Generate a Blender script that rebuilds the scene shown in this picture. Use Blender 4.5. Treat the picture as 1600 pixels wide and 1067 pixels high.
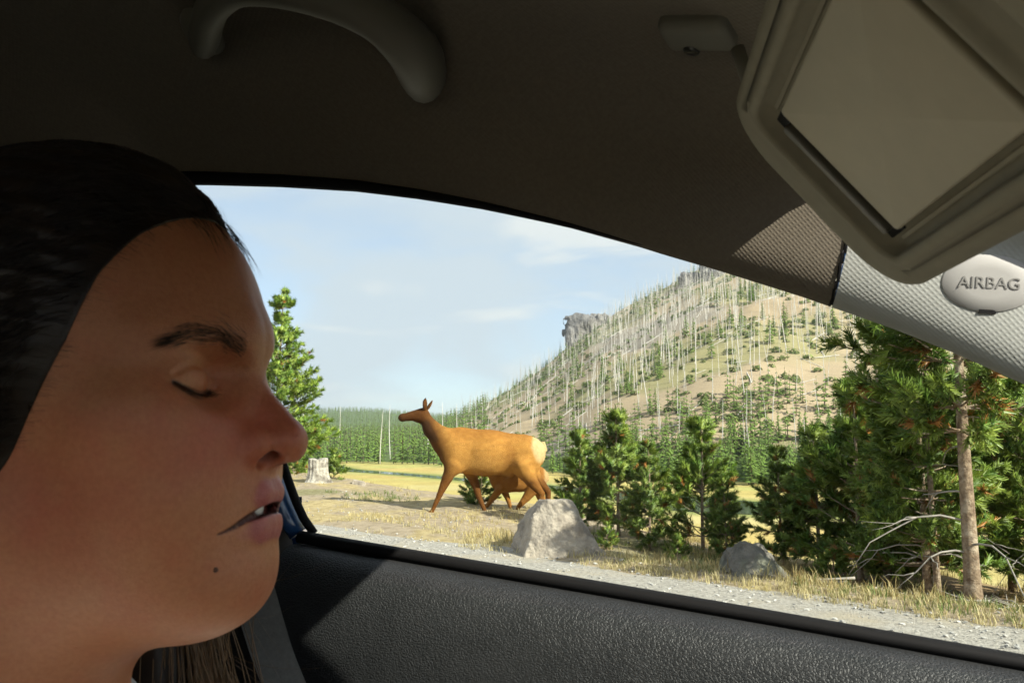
import bpy, math, random
import numpy as np
from mathutils import Vector, Matrix
from mathutils.bvhtree import BVHTree

sc = bpy.context.scene
for o in list(bpy.data.objects): bpy.data.objects.remove(o)
rng = np.random.default_rng(7); random.seed(7)

# ------------------------------------------------------------------ camera
F = 1256.0                                   # focal length in photograph pixels (1600 wide)
PITCH = math.atan(146.5/F)
CAMZ = 1.25
cd = bpy.data.cameras.new('camera'); cam = bpy.data.objects.new('camera', cd)
sc.collection.objects.link(cam); sc.camera = cam
cam.location = (0, 0, CAMZ); cam.rotation_euler = (math.pi/2+PITCH, 0, 0)
cd.sensor_width = 36; cd.lens = 36*F/1600; cd.clip_start = .02; cd.clip_end = 20000
cd.dof.use_dof = True; cd.dof.focus_distance = 1.6; cd.dof.aperture_fstop = 26

# ------------------------------------------------------------------ sky and sun
YAW = math.radians(20)                       # the car's nose points right and a little towards the viewer
def car2w(u, v, w=0): return np.array([u*math.cos(YAW)+v*math.sin(YAW), -u*math.sin(YAW)+v*math.cos(YAW), w])
SE, SA = math.radians(35), math.radians(21)       # sun height; its bearing off the car's nose towards the passenger side
S = car2w(math.cos(SE)*math.cos(SA), -math.cos(SE)*math.sin(SA), math.sin(SE))
wd = bpy.data.worlds.new('World'); sc.world = wd; wd.use_nodes = True
nt = wd.node_tree; N = nt.nodes; LK = nt.links
bg = N['Background']; bg.inputs[1].default_value = .10
sky = N.new('ShaderNodeTexSky'); sky.sky_type = 'NISHITA'; sky.sun_disc = False
sky.sun_elevation = math.asin(S[2]); sky.sun_rotation = math.atan2(S[0], S[1])
sky.altitude = 2200; sky.dust_density = 2.2; sky.air_density = 1.0
tc = N.new('ShaderNodeTexCoord'); SEED1, SEED2 = 5.3, 1.7
def cloud(scale, stretch, lo, hi, seed, dist=.6):
    mp = N.new('ShaderNodeMapping'); mp.inputs['Scale'].default_value = (scale, scale, scale*stretch); mp.inputs['Location'].default_value = (seed, seed*.7, seed*.3)
    nz = N.new('ShaderNodeTexNoise'); nz.inputs['Scale'].default_value = 1; nz.inputs['Detail'].default_value = 7; nz.inputs['Roughness'].default_value = .52; nz.inputs['Distortion'].default_value = dist
    mr = N.new('ShaderNodeMapRange'); mr.interpolation_type = 'SMOOTHSTEP'; mr.inputs['From Min'].default_value = lo; mr.inputs['From Max'].default_value = hi
    LK.new(tc.outputs['Generated'], mp.inputs[0]); LK.new(mp.outputs[0], nz.inputs[0]); LK.new(nz.outputs[0], mr.inputs[0]); return mr
c1 = cloud(2.4, 3.0, .36, .58, SEED1, .4)
c2 = cloud(4.6, 3.6, .50, .66, SEED2, .5)
mx = N.new('ShaderNodeMath'); mx.operation = 'MULTIPLY_ADD'; mx.inputs[1].default_value = .42; mx.inputs[2].default_value = .54; LK.new(c1.outputs[0], mx.inputs[0])
m1 = N.new('ShaderNodeMixRGB'); m1.inputs[2].default_value = (3.55, 3.78, 4.25, 1); LK.new(mx.outputs[0], m1.inputs[0]); LK.new(sky.outputs[0], m1.inputs[1])
my = N.new('ShaderNodeMath'); my.operation = 'MULTIPLY'; my.inputs[1].default_value = .75; LK.new(c2.outputs[0], my.inputs[0])
m2 = N.new('ShaderNodeMixRGB'); m2.inputs[2].default_value = (4.7, 4.55, 4.6, 1); LK.new(my.outputs[0], m2.inputs[0]); LK.new(m1.outputs[0], m2.inputs[1])
LK.new(m2.outputs[0], bg.inputs[0])
sd = bpy.data.lights.new('sun', 'SUN'); sd.energy = 4.8; sd.angle = math.radians(.53); sd.color = (1, .93, .82)
sun = bpy.data.objects.new('sun', sd); sc.collection.objects.link(sun)
sun.rotation_euler = Vector(S).to_track_quat('Z', 'Y').to_euler(); sun.location = (0, 0, 30)

vs = sc.view_settings; vs.view_transform = 'Standard'; vs.look = 'None'; vs.gamma = 1; vs.exposure = 1.1; vs.use_curve_mapping = False
sc.render.engine = 'CYCLES'; cy = sc.cycles
cy.use_denoising = True; cy.adaptive_threshold = .02; cy.max_bounces = 6; cy.diffuse_bounces = 4; cy.volume_bounces = 0; cy.volume_max_steps = 64; cy.volume_step_rate = 4; cy.glossy_bounces = 3; cy.transparent_max_bounces = 16; cy.transmission_bounces = 4
cy.caustics_reflective = False; cy.caustics_refractive = False

# ------------------------------------------------------------------ helpers
C, Sn = math.cos(PITCH), math.sin(PITCH)
def ray(x, y):
    a, c = (x-800)/F, -(y-533.5)/F
    return np.array([a, C-c*Sn, Sn+c*C])
def at(x, y, Y):                              # world point on the sight line at depth Y
    r = ray(x, y); return np.array([0, 0, CAMZ])+r*(Y/r[1])
def raycar(x, y):
    r = ray(x, y); return np.array([r[0]*math.cos(YAW)-r[1]*math.sin(YAW), r[0]*math.sin(YAW)+r[1]*math.cos(YAW), r[2]])

def hsh(i, j, k, s):
    n = (i*374761393 + j*668265263 + k*2147483647 + s*974711).astype(np.int64)
    n = (n ^ (n >> 13))*1274126177; n = n ^ (n >> 16)
    return ((n & 0xffff)/65535.0)
def vnoise(p, s=0):
    p = np.asarray(p, float); i = np.floor(p).astype(np.int64); f = p-i; f = f*f*(3-2*f); o = 0
    for dx in (0, 1):
        for dy in (0, 1):
            for dz in (0, 1):
                w = (f[:, 0] if dx else 1-f[:, 0])*(f[:, 1] if dy else 1-f[:, 1])*(f[:, 2] if dz else 1-f[:, 2])
                o = o+w*hsh(i[:, 0]+dx, i[:, 1]+dy, i[:, 2]+dz, s)
    return o*2-1
def fbm(p, s=0, oct=4):
    o = 0; a = 1; p = np.asarray(p, float)
    for k in range(oct): o = o+a*vnoise(p*2**k, s+k); a *= .5
    return o
def fbm2(x, y, sc_, s=0, oct=4): return fbm(np.stack([np.ravel(x)*sc_, np.ravel(y)*sc_, np.zeros(np.size(x))+.37], 1), s, oct).reshape(np.shape(x))
def sstep(a, b, x): t = np.clip((x-a)/(b-a), 0, 1); return t*t*(3-2*t)

def mesh(name, V, FL, smooth=True, col=None, colname='Col', mi=None):
    """V (n,3); FL array (m,k) or list of such arrays"""
    if not isinstance(FL, list): FL = [FL]
    FL = [np.asarray(f, np.int32) for f in FL if len(f)]
    V = np.asarray(V, np.float32)
    me = bpy.data.meshes.new(name)
    me.vertices.add(len(V)); me.vertices.foreach_set('co', V.ravel())
    nl = sum(f.size for f in FL); nf = sum(len(f) for f in FL)
    me.loops.add(nl); me.loops.foreach_set('vertex_index', np.concatenate([f.ravel() for f in FL]))
    tot = np.concatenate([np.full(len(f), f.shape[1], np.int32) for f in FL]); st = np.concatenate([[0], np.cumsum(tot)[:-1]]).astype(np.int32)
    me.polygons.add(nf); me.polygons.foreach_set('loop_start', st); me.polygons.foreach_set('loop_total', tot)
    me.polygons.foreach_set('use_smooth', np.full(nf, smooth))
    if mi is not None: me.polygons.foreach_set('material_index', np.asarray(mi, np.int32))
    me.update(calc_edges=True); me.validate()
    if col is not None:
        c = np.ones((len(V), 4), np.float32); c[:, :col.shape[1]] = col
        a = me.attributes.new(colname, 'FLOAT_COLOR', 'POINT'); a.data.foreach_set('color', c.ravel())
    return me
def setuv(me, uv):                              # uv per vertex
    l = me.uv_layers.new(name='UVMap'); idx = np.empty(len(me.loops), np.int32); me.loops.foreach_get('vertex_index', idx)
    l.data.foreach_set('uv', np.asarray(uv, np.float32)[idx].ravel())
def obj(name, me, m=None, parent=None, label=None, cat=None, group=None, kind=None, loc=None, rz=None, scale=None):
    o = bpy.data.objects.new(name, me); sc.collection.objects.link(o)
    if m is not None and me is not None:
        if not me.materials:
            for mm in (m if isinstance(m, (list, tuple)) else [m]): me.materials.append(mm)
    if parent is not None: o.parent = parent
    if label: o['label'] = label
    if cat: o['category'] = cat
    if group: o['group'] = group
    if kind: o['kind'] = kind
    if loc is not None: o.location = tuple(loc)
    if rz is not None: o.rotation_euler = (0, 0, rz) if np.isscalar(rz) else rz
    if scale is not None: o.scale = (scale,)*3 if np.isscalar(scale) else scale
    return o

class MB:
    def __init__(s): s.V = []; s.Q = []; s.T = []; s.C = []; s.n = 0; s.qm = []; s.tm = []
    def add(s, V, Q=None, T=None, col=None, m=0):
        V = np.asarray(V, float); 
        if Q is not None and len(Q): s.Q.append(np.asarray(Q)+s.n); s.qm.append(np.full(len(Q), m))
        if T is not None and len(T): s.T.append(np.asarray(T)+s.n); s.tm.append(np.full(len(T), m))
        s.V.append(V); s.n += len(V)
        s.C.append(np.tile(np.asarray(col if col is not None else (1, 1, 1), float), (len(V), 1)) if np.ndim(col) < 2 else np.asarray(col))
    def tube(s, P, R, n=8, col=None, cap=True, m=0, squash=None):
        P = np.asarray(P, float); k = len(P); R = np.broadcast_to(np.asarray(R, float), (k,))
        T = np.gradient(P, axis=0); T /= np.linalg.norm(T, axis=1)[:, None]+1e-12
        ref = np.array([0, 0, 1.]) if abs(T[:, 2]).mean() < .8 else np.array([1., 0, 0])
        A = np.cross(T, ref); A /= np.linalg.norm(A, axis=1)[:, None]+1e-12; B = np.cross(T, A)
        th = np.arange(n)*2*math.pi/n
        V = P[:, None]+R[:, None, None]*(A[:, None]*np.cos(th)[None, :, None]+B[:, None]*np.sin(th)[None, :, None]*(1 if squash is None else squash))
        V = V.reshape(-1, 3); i = np.arange(k-1)[:, None]*n; j = np.arange(n)[None]; j2 = (j+1) % n
        Q = np.stack([i+j, i+j2, i+n+j2, i+n+j], -1).reshape(-1, 4); Tt = None
        if cap:
            V = np.vstack([V, P[:1], P[-1:]]); jj = np.arange(n)
            Tt = np.vstack([np.stack([np.full(n, k*n), (jj+1) % n, jj], 1), np.stack([np.full(n, k*n+1), (k-1)*n+jj, (k-1)*n+(jj+1) % n], 1)])
        s.add(V, Q, Tt, col, m); return s
    def box(s, c, d, col=None, m=0, R=None):
        c = np.asarray(c, float); d = np.asarray(d, float)/2
        V = np.array([[x, y, z] for x in (-1, 1) for y in (-1, 1) for z in (-1, 1)], float)*d
        if R is not None: V = V@np.asarray(R).T
        s.add(V+c, [[0, 1, 3, 2], [4, 6, 7, 5], [0, 4, 5, 1], [2, 3, 7, 6], [0, 2, 6, 4], [1, 5, 7, 3]], None, col, m); return s
    def grid(s, G, col=None, m=0, flip=False, closev=False):
        a, b = G.shape[:2]; i = np.arange(a-1)[:, None]*b; j = np.arange(b if closev else b-1)[None]; j2 = (j+1) % b
        Q = np.stack([i+j, i+j2, i+b+j2, i+b+j], -1).reshape(-1, 4)
        if flip: Q = Q[:, ::-1]
        s.add(G.reshape(-1, 3), Q, None, col, m); return s
    def mesh(s, name, smooth=True, col=False):
        V = np.vstack(s.V); fl = []; mi = []
        if s.Q: fl.append(np.vstack(s.Q)); mi += s.qm
        if s.T: fl.append(np.vstack(s.T)); mi += s.tm
        return mesh(name, V, fl, smooth, np.vstack(s.C) if col else None, mi=np.concatenate(mi))

# ------------------------------------------------------------------ materials
MATS = {}
def mat(name, c1, c2=None, scale=8, rough=.6, spec=.5, bump=0, bscale=60, bdist=.002, detail=5, lo=.35, hi=.65, attr=None, coord='Object', metal=0, sss=0, sssr=(1, .35, .18), c3=None, scale3=1.5, trans=0, sheen=0, btype='noise', uvs=None, coat=0, rvar=0):
    m = bpy.data.materials.new(name); m.use_nodes = True; n = m.node_tree.nodes; l = m.node_tree.links; p = n['Principled BSDF']
    p.inputs['Roughness'].default_value = rough; p.inputs['Specular IOR Level'].default_value = spec; p.inputs['Metallic'].default_value = metal
    if coat: p.inputs['Coat Weight'].default_value = coat; p.inputs['Coat Roughness'].default_value = .06
    t = n.new('ShaderNodeTexCoord'); out = t.outputs[coord]
    def noise(s, d=detail, ro=.55):
        z = n.new('ShaderNodeTexNoise'); z.inputs['Scale'].default_value = s; z.inputs['Detail'].default_value = d; z.inputs['Roughness'].default_value = ro; l.new(out, z.inputs['Vector']); return z.outputs['Fac']
    def rng_(x, a, b, c=0, d=1):
        r = n.new('ShaderNodeMapRange'); r.inputs['From Min'].default_value = a; r.inputs['From Max'].default_value = b; r.inputs['To Min'].default_value = c; r.inputs['To Max'].default_value = d; l.new(x, r.inputs[0]); return r.outputs[0]
    def mix(a, b, f, mode='MIX'):
        x = n.new('ShaderNodeMixRGB'); x.blend_type = mode
        for i, q in ((1, a), (2, b)):
            if isinstance(q, tuple): x.inputs[i].default_value = (*q, 1)
            else: l.new(q, x.inputs[i])
        if isinstance(f, (int, float)): x.inputs[0].default_value = f
        else: l.new(f, x.inputs[0])
        return x.outputs[0]
    col = c1
    if attr:
        a = n.new('ShaderNodeAttribute'); a.attribute_name = attr; col = a.outputs['Color']
        if c1 != (1, 1, 1): col = mix(col, c1, 1.0, 'MULTIPLY')
    if c2 is not None:
        f = rng_(noise(scale), lo, hi)
        if attr: col = mix(col, mix(col, c2, 1.0, 'MULTIPLY'), f)
        else: col = mix(col, c2, f)
    if c3 is not None: col = mix(col, c3, rng_(noise(scale3, 4), .5, .68))
    if isinstance(col, tuple): p.inputs['Base Color'].default_value = (*col, 1)
    else: l.new(col, p.inputs['Base Color'])
    if rvar: l.new(rng_(noise(scale*1.7), .3, .7, rough-rvar, rough+rvar), p.inputs['Roughness'])
    if sss:
        p.inputs['Subsurface Weight'].default_value = sss; p.inputs['Subsurface Radius'].default_value = sssr; p.inputs['Subsurface Scale'].default_value = .006
    if sheen: p.inputs['Sheen Weight'].default_value = sheen
    if bump:
        b = n.new('ShaderNodeBump'); b.inputs['Strength'].default_value = bump; b.inputs['Distance'].default_value = bdist
        if btype == 'noise': l.new(noise(bscale, 6, .6), b.inputs['Height'])
        elif btype == 'leather':
            mp = n.new('ShaderNodeMapping'); mp.inputs['Scale'].default_value = (1, 1, 1.35); l.new(out, mp.inputs[0])
            nz = n.new('ShaderNodeTexNoise'); nz.inputs['Scale'].default_value = bscale*.5; nz.inputs['Detail'].default_value = 2; l.new(mp.outputs[0], nz.inputs['Vector'])
            ad = n.new('ShaderNodeMixRGB'); ad.blend_type = 'ADD'; ad.inputs[0].default_value = .006; l.new(mp.outputs[0], ad.inputs[1]); l.new(nz.outputs['Color'], ad.inputs[2])
            v = n.new('ShaderNodeTexVoronoi'); v.feature = 'DISTANCE_TO_EDGE'; v.inputs['Scale'].default_value = bscale; l.new(ad.outputs[0], v.inputs['Vector'])
            l.new(rng_(v.outputs['Distance'], 0, .22), b.inputs['Height'])
        elif btype == 'dots':
            v = n.new('ShaderNodeTexVoronoi'); v.inputs['Scale'].default_value = bscale; v.inputs['Randomness'].default_value = .12
            mp = n.new('ShaderNodeMapping'); mp.inputs['Rotation'].default_value = (0, 0, .785); l.new(t.outputs['UV'], mp.inputs[0]); l.new(mp.outputs[0], v.inputs['Vector']); v.voronoi_dimensions = '2D'
            l.new(rng_(v.outputs['Distance'], .1, .55), b.inputs['Height'])
        l.new(b.outputs[0], p.inputs['Normal'])
    if trans:
        p.inputs['Transmission Weight'].default_value = trans
    MATS[name] = m; return m
def leafmat(name, attr='Col', rough=.5):                # thin leaves: diffuse plus a little light through
    m = bpy.data.materials.new(name); m.use_nodes = True; n = m.node_tree.nodes; l = m.node_tree.links; p = n['Principled BSDF']
    a = n.new('ShaderNodeAttribute'); a.attribute_name = attr; l.new(a.outputs['Color'], p.inputs['Base Color']); p.inputs['Roughness'].default_value = rough; p.inputs['Specular IOR Level'].default_value = .35
    tr = n.new('ShaderNodeBsdfTranslucent'); l.new(a.outputs['Color'], tr.inputs[0]); mx = n.new('ShaderNodeMixShader'); mx.inputs[0].default_value = .3
    l.new(p.outputs[0], mx.inputs[1]); l.new(tr.outputs[0], mx.inputs[2]); l.new(mx.outputs[0], n['Material Output'].inputs[0]); return m
def glassmat(name, tint=(.93, .97, .95)):               # thin pane: clear with a fresnel reflection
    m = bpy.data.materials.new(name); m.use_nodes = True; n = m.node_tree.nodes; l = m.node_tree.links; n.remove(n['Principled BSDF'])
    t = n.new('ShaderNodeBsdfTransparent'); t.inputs[0].default_value = (*tint, 1); g = n.new('ShaderNodeBsdfGlossy'); g.inputs['Roughness'].default_value = 0.01
    fr = n.new('ShaderNodeFresnel'); fr.inputs[0].default_value = 1.1; mx = n.new('ShaderNodeMixShader')
    l.new(fr.outputs[0], mx.inputs[0]); l.new(t.outputs[0], mx.inputs[1]); l.new(g.outputs[0], mx.inputs[2]); l.new(mx.outputs[0], n['Material Output'].inputs[0]); return m

# ------------------------------------------------------------------ signed distance modelling (bodies, boulders)
def ell(p, c, r):
    q = (p-np.asarray(c))/np.asarray(r); k0 = np.linalg.norm(q, axis=1); k1 = np.linalg.norm(q/np.asarray(r), axis=1)
    return k0*(k0-1)/np.maximum(k1, 1e-9)
def cone(p, a, b, ra, rb):                              # capsule whose radius runs from ra to rb
    a = np.asarray(a, float); b = np.asarray(b, float); ba = b-a
    t = np.clip(((p-a)@ba)/max(ba@ba, 1e-12), 0, 1)
    return np.linalg.norm(p-a-t[:, None]*ba, axis=1)-(ra+(rb-ra)*t)
def chain(p, pts, rs, k=.0):
    d = None
    for i in range(len(pts)-1):
        e = cone(p, pts[i], pts[i+1], rs[i], rs[i+1]); d = e if d is None else (su(d, e, k) if k else np.minimum(d, e))
    return d
def su(a, b, k):
    h = np.clip(.5+.5*(b-a)/k, 0, 1); return b+(a-b)*h-k*h*(1-h)
def ss(a, b, k):                                        # a minus b
    h = np.clip(.5-.5*(a+b)/k, 0, 1); return a+(-b-a)*h+k*h*(1-h)
def surface_nets(f, lo, hi, h):
    lo = np.asarray(lo, float); n = np.ceil((np.asarray(hi)-lo)/h).astype(int)+1
    ax = [lo[i]+h*np.arange(n[i]) for i in range(3)]
    D = np.empty(n)
    for i in range(n[0]):
        g = np.stack(np.meshgrid(ax[0][i:i+1], ax[1], ax[2], indexing='ij'), -1).reshape(-1, 3); D[i] = f(g).reshape(n[1], n[2])
    s = D < 0
    acc = np.zeros(tuple(n-1)+(3,)); cnt = np.zeros(n-1)
    cs = [slice(None, -1), slice(1, None)]
    base = np.stack(np.meshgrid(*[a[:-1] for a in ax], indexing='ij'), -1)
    for A in range(3):
        o = [i for i in range(3) if i != A]
        for b in (0, 1):
            for c in (0, 1):
                i0 = [None]*3; i1 = [None]*3
                i0[A] = cs[0]; i1[A] = cs[1]; i0[o[0]] = i1[o[0]] = cs[b]; i0[o[1]] = i1[o[1]] = cs[c]
                d0 = D[tuple(i0)]; d1 = D[tuple(i1)]; x = (d0 < 0) != (d1 < 0)
                t = np.where(x, d0/np.where(x, d0-d1, 1), 0)
                off = np.zeros(3); off[o[0]] = b*h; off[o[1]] = c*h
                pt = base+off; pt[..., A] += t*h
                acc += np.where(x[..., None], pt, 0); cnt += x
    act = cnt > 0; idx = -np.ones(tuple(n-1), int); idx[act] = np.arange(act.sum()); V = acc[act]/cnt[act][:, None]
    Q = []
    for A in range(3):
        b, c = (A+1) % 3, (A+2) % 3
        sl0 = [slice(1, -1)]*3; sl1 = [slice(1, -1)]*3; sl0[A] = slice(0, -1); sl1[A] = slice(1, None)
        s0 = s[tuple(sl0)]; s1 = s[tuple(sl1)]; w = np.argwhere(s0 != s1); fl = s0[s0 != s1]
        off = np.zeros(3, int); off[b] = 1; off[c] = 1; w = w+off
        eb = np.zeros(3, int); eb[b] = 1; ec = np.zeros(3, int); ec[c] = 1
        g = lambda z: idx[z[:, 0], z[:, 1], z[:, 2]]
        q = np.stack([g(w-eb-ec), g(w-ec), g(w), g(w-eb)], 1); q[~fl] = q[~fl][:, ::-1]; Q.append(q)
    Q = np.vstack(Q); Q = Q[(Q >= 0).all(1)]
    return V, Q
def subdivide(V, Q):
    E = np.stack([Q, np.roll(Q, -1, 1)], -1).reshape(-1, 2); E.sort(1); U, inv = np.unique(E, axis=0, return_inverse=True)
    inv = inv.reshape(-1, 4); nE = len(V)+inv; nF = len(V)+len(U)+np.arange(len(Q))
    V2 = np.vstack([V, V[U].mean(1), V[Q].mean(1)])
    Q2 = np.concatenate([np.stack([Q[:, i], nE[:, i], nF, nE[:, i-1]], 1) for i in range(4)])
    return V2, Q2
def project(f, V, it=3, e=4e-4):
    for _ in range(it):
        d = f(V); g = np.stack([f(V+np.eye(3)[i]*e)-d for i in range(3)], 1)/e
        V = V-d[:, None]*g/np.maximum((g*g).sum(1), .3)[:, None]
    return V
def sdf_mesh(f, lo, hi, h, sub=1, it=3, e=4e-4):
    V, Q = surface_nets(f, lo, hi, h)
    V = project(f, V, 2, e)
    for _ in range(sub): V, Q = subdivide(V, Q); V = project(f, V, it, e)
    return V, Q
# ------------------------------------------------------------------ the land
EA = np.array([-.73, 9.2]); ET = np.array([.7036, -.7106]); EN = np.array([.7106, .7036])   # edge of the gravel: a point, its direction, the way out
RQ = np.array([-2400, 300, 480, 560, 640, 720, 900, 1600, 3000]); RE = np.array([14, 22, 34, 43, 34, 24, 20, 20, 10])
HQ_ = np.array([620, 660, 700, 740, 800, 850, 884, 893, 940, 1000, 1060, 1110, 1200, 1400, 1800, 2600, 3600]); HE_ = np.array([0, 4, 22, 40, 75, 108, 136, 147, 180, 213, 245, 276, 310, 330, 320, 200, 0])
YR = 380.0
def smooth_table(q, e, wd):
    g = np.arange(-2400, 3601, 5.0); v = np.interp(g, q, e); hw = int(3*wd/5); k = np.exp(-.5*(np.arange(-hw, hw+1)*5/wd)**2); k /= k.sum(); h = len(k)//2
    return g, np.convolve(np.pad(v, h, mode='edge'), k, 'valid')
RQ, RE = smooth_table(RQ, RE, 60); HQ_, HE_ = smooth_table(HQ_, HE_, 18)
YQ, YE = smooth_table([640, 720, 1000, 1800], [175, 150, 100, 95], 60)
def ybase(q): return np.interp(q, YQ, YE)
def land(x, y):
    x = np.asarray(x, float); y = np.asarray(y, float)
    d = (x-EA[0])*EN[0]+(y-EA[1])*EN[1]; s = (x-EA[0])*ET[0]+(y-EA[1])*ET[1]
    up = np.where(s < -3, .045*np.minimum(-s-3, 14), np.maximum(-.075*(s+3), -.32))
    z = up*sstep(.2, 2.8, d)+.05*sstep(.1, .6, d)*sstep(1.6, .7, d)
    edge = 3.9-.9*sstep(-3, 1.5, s)+.5*fbm2(x, y, .5, 4, 2)
    fall = sstep(0, 13, d-edge)
    z = z*(1-fall)-4.0*fall+.10*fall*fbm2(x, y, .05, 9, 3)
    z = z+.035*fbm2(x, y, 1.4, 2, 4)*sstep(.1, 1.5, d)*(1-.6*fall)
    yy = np.maximum(y, 1.0); q = np.clip(800+F*x/yy, -2400, 3600)
    on = (y > 60)
    # far wooded hills
    far = np.interp(q, RQ, RE)/F*1300*sstep(420, 1300, y)**.85*(1+.10*fbm2(x, y, .004, 11, 3)); far = far*(1-.6*sstep(1400, 4500, y))
    # the burnt hill
    e = np.interp(q, HQ_, HE_); zr = e/F*YR+4
    t = np.clip((y-ybase(q))/(YR-ybase(q)), 0, 1); hill = zr*t**.93
    hill = hill*(1-.75*sstep(YR+10, YR+420, y)); hill = hill*(1+.05*fbm2(x, y, .02, 21, 4)*sstep(0, .15, t)*(1-.8*sstep(.9, 1, t)))+1.2*fbm2(x, y, .08, 5, 3)*sstep(.02, .2, t)*(e > 0)*sstep(0, 12, zr-4)
    return z+np.where(on, np.maximum(far, 0)+np.where(y > ybase(q), hill, 0), 0)
def landz(x, y): return float(land(np.array([x]), np.array([y]))[0])
rp = []
for px, py, w in ((1900, 812, 5), (1600, 806, 6), (1400, 801, 8), (1135, 792, 9), (1000, 776, 6), (870, 763, 4), (760, 752, 3), (640, 742, 3.2), (540, 735, 3.6), (480, 722, 6), (400, 719, 6), (250, 717, 5)):
    r = ray(px, py); t = (-4.0-CAMZ)/r[2]; rp.append((r[0]*t, r[1]*t, w))
rp = np.array(rp); tt = np.linspace(0, len(rp)-1, 120); RIV = np.stack([np.interp(tt, np.arange(len(rp)), rp[:, i]) for i in range(3)], 1)
for _ in range(4): RIV[1:-1] = (RIV[:-2]+2*RIV[1:-1]+RIV[2:])/4
# one sheet from under the car to the horizon, denser where it is seen
az = np.concatenate([np.linspace(-180, -42, 60, endpoint=False), np.linspace(-42, 44, 620, endpoint=False), np.linspace(44, 180, 60)])*math.pi/180
rr = np.concatenate([np.linspace(.4, 4, 12, endpoint=False), np.geomspace(4, 30, 190, endpoint=False), np.geomspace(30, 160, 90, endpoint=False), np.geomspace(160, 460, 120, endpoint=False), np.geomspace(460, 9000, 50)])
X = rr[:, None]*np.sin(az)[None]; Y = rr[:, None]*np.cos(az)[None]; Z = land(X, Y)
d = (X-EA[0])*EN[0]+(Y-EA[1])*EN[1]; s = (X-EA[0])*ET[0]+(Y-EA[1])*ET[1]; q = 800+F*X/np.maximum(Y, 1)
def mixc(c, new, f): return c+(np.asarray(new)-c)*f[..., None]
n1 = fbm2(X, Y, .9, 31, 4); n2 = fbm2(X, Y, .05, 33, 4); n3 = fbm2(X, Y, 3.0, 35, 3)
col = np.tile(np.array([.355, .285, .20]), X.shape+(1,))                                  # bare stony soil
drygrass = sstep(.1, .55, n1+.35*n3)
col = mixc(col, (.46, .36, .15), drygrass*.55)
col = mixc(col, (.16, .17, .055), sstep(.45, .75, fbm2(X, Y, .7, 41, 3))*.55*(d > .1))
litter = sstep(1.5, 3.0, s)*sstep(.4, 1.2, d); col = mixc(col, (.25, .155, .07), litter*.75)   # needle litter under the pines
edge = 3.9-.9*sstep(-3, 1.5, s)
mead = sstep(1.0, 5, d-edge); col = mixc(col, (.48, .385, .135), mead); col = mixc(col, (.40, .42, .13), mead*sstep(.05, .5, n2)*.55); col = mixc(col, (.52, .45, .22), mead*sstep(.1, .6, -n2)*.5)
n4 = fbm2(X*.35, Y, .16, 37, 4); n5 = fbm2(X, Y*.6, .8, 39, 3)
col = mixc(col, (.50, .36, .13), mead*sstep(.1, .6, n4)*.55); col = mixc(col, (.54, .46, .22), mead*sstep(.15, .7, -n4)*.6); col = col*(1+.14*(mead*n5))[..., None]
nr_ = (Y > 35) & (Y < 200) & (np.abs(X) < 90); dr_ = np.full(X.shape, 99.0); pts_ = np.stack([X[nr_], Y[nr_]], 1); dr_[nr_] = np.min(np.stack([np.hypot(pts_[:, 0]-p_[0], pts_[:, 1]-p_[1])-p_[2]*.5 for p_ in RIV]), 0)
col = mixc(col, (.20, .25, .07), mead*sstep(3.5, .5, dr_+1.2*n2*2)*.8)
wood = sstep(0, 8, Y-ybase(q)+12)*(Y > 60); col = mixc(col, (.10, .14, .045), wood)
hz = np.interp(q, HQ_, HE_); onh = sstep(8, 30, hz)*sstep(4, 14, Y-ybase(q))
soil = np.array([.42, .325, .215]); hc = np.tile(soil, X.shape+(1,)); hn = fbm2(X, Y, .03, 51, 4)
hc = mixc(hc, (.28, .27, .115), sstep(.0, .45, hn)*.7); hc = mixc(hc, (.30, .27, .24), sstep(.25, .6, fbm2(X, Y, .022, 55, 4))*.7)
col = col+(hc-col)*onh[..., None]
b = MB(); b.grid(np.stack([X, Y, Z], -1), flip=True, col=col.reshape(-1, 3))
gm = mat('ground_soil', (1, 1, 1), (.72, .70, .66), scale=9, rough=.95, spec=.15, bump=.6, bscale=22, bdist=.03, attr='Col', detail=9, lo=.4, hi=.62)
ground = obj('ground', b.mesh('ground', col=True), gm, kind='structure')
# gravel pull-out the car stands on
ss_ = np.linspace(-26, 22, 240); dd = np.concatenate([np.linspace(-14, -3, 12, endpoint=False), np.linspace(-3, .35, 60)])
SS, DD = np.meshgrid(ss_, dd, indexing='ij'); wob = .22*fbm2(SS, 0*SS, .6, 61, 3)+.06*fbm2(SS, 0*SS, 3, 62, 2); DD = DD+wob*sstep(-1.5, .3, DD)
X = EA[0]+SS*ET[0]+DD*EN[0]; Y = EA[1]+SS*ET[1]+DD*EN[1]; Z = land(X, Y)+.006+.006*fbm2(X, Y, 5, 63, 3)*sstep(.3, -.3, DD)-.05*sstep(.2, .36, DD-wob*1)
Z = np.maximum(Z, -.02)
b = MB(); b.grid(np.stack([X, Y, Z], -1), flip=True)
road = obj('road', b.mesh('road'), mat('gravel', (.44, .405, .355), (.30, .275, .24), scale=28, rough=.95, spec=.2, bump=1, bscale=70, bdist=.02, detail=10, lo=.42, hi=.6, c3=(.42, .36, .27), scale3=1.1), kind='structure')
def proto_stone(seed, n=1):
    r = np.random.default_rng(seed); me = bpy.data.meshes.new('tmp'); import bmesh
    bm = bmesh.new(); bmesh.ops.create_icosphere(bm, subdivisions=n, radius=1); V = np.array([v.co[:] for v in bm.verts]); T = np.array([[v.index for v in f.verts] for f in bm.faces]); bm.free(); return V*(1+.25*r.normal(size=(len(V), 1))), T
sv, st = proto_stone(3, 1); r3 = np.random.default_rng(11); n = 5200
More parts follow.
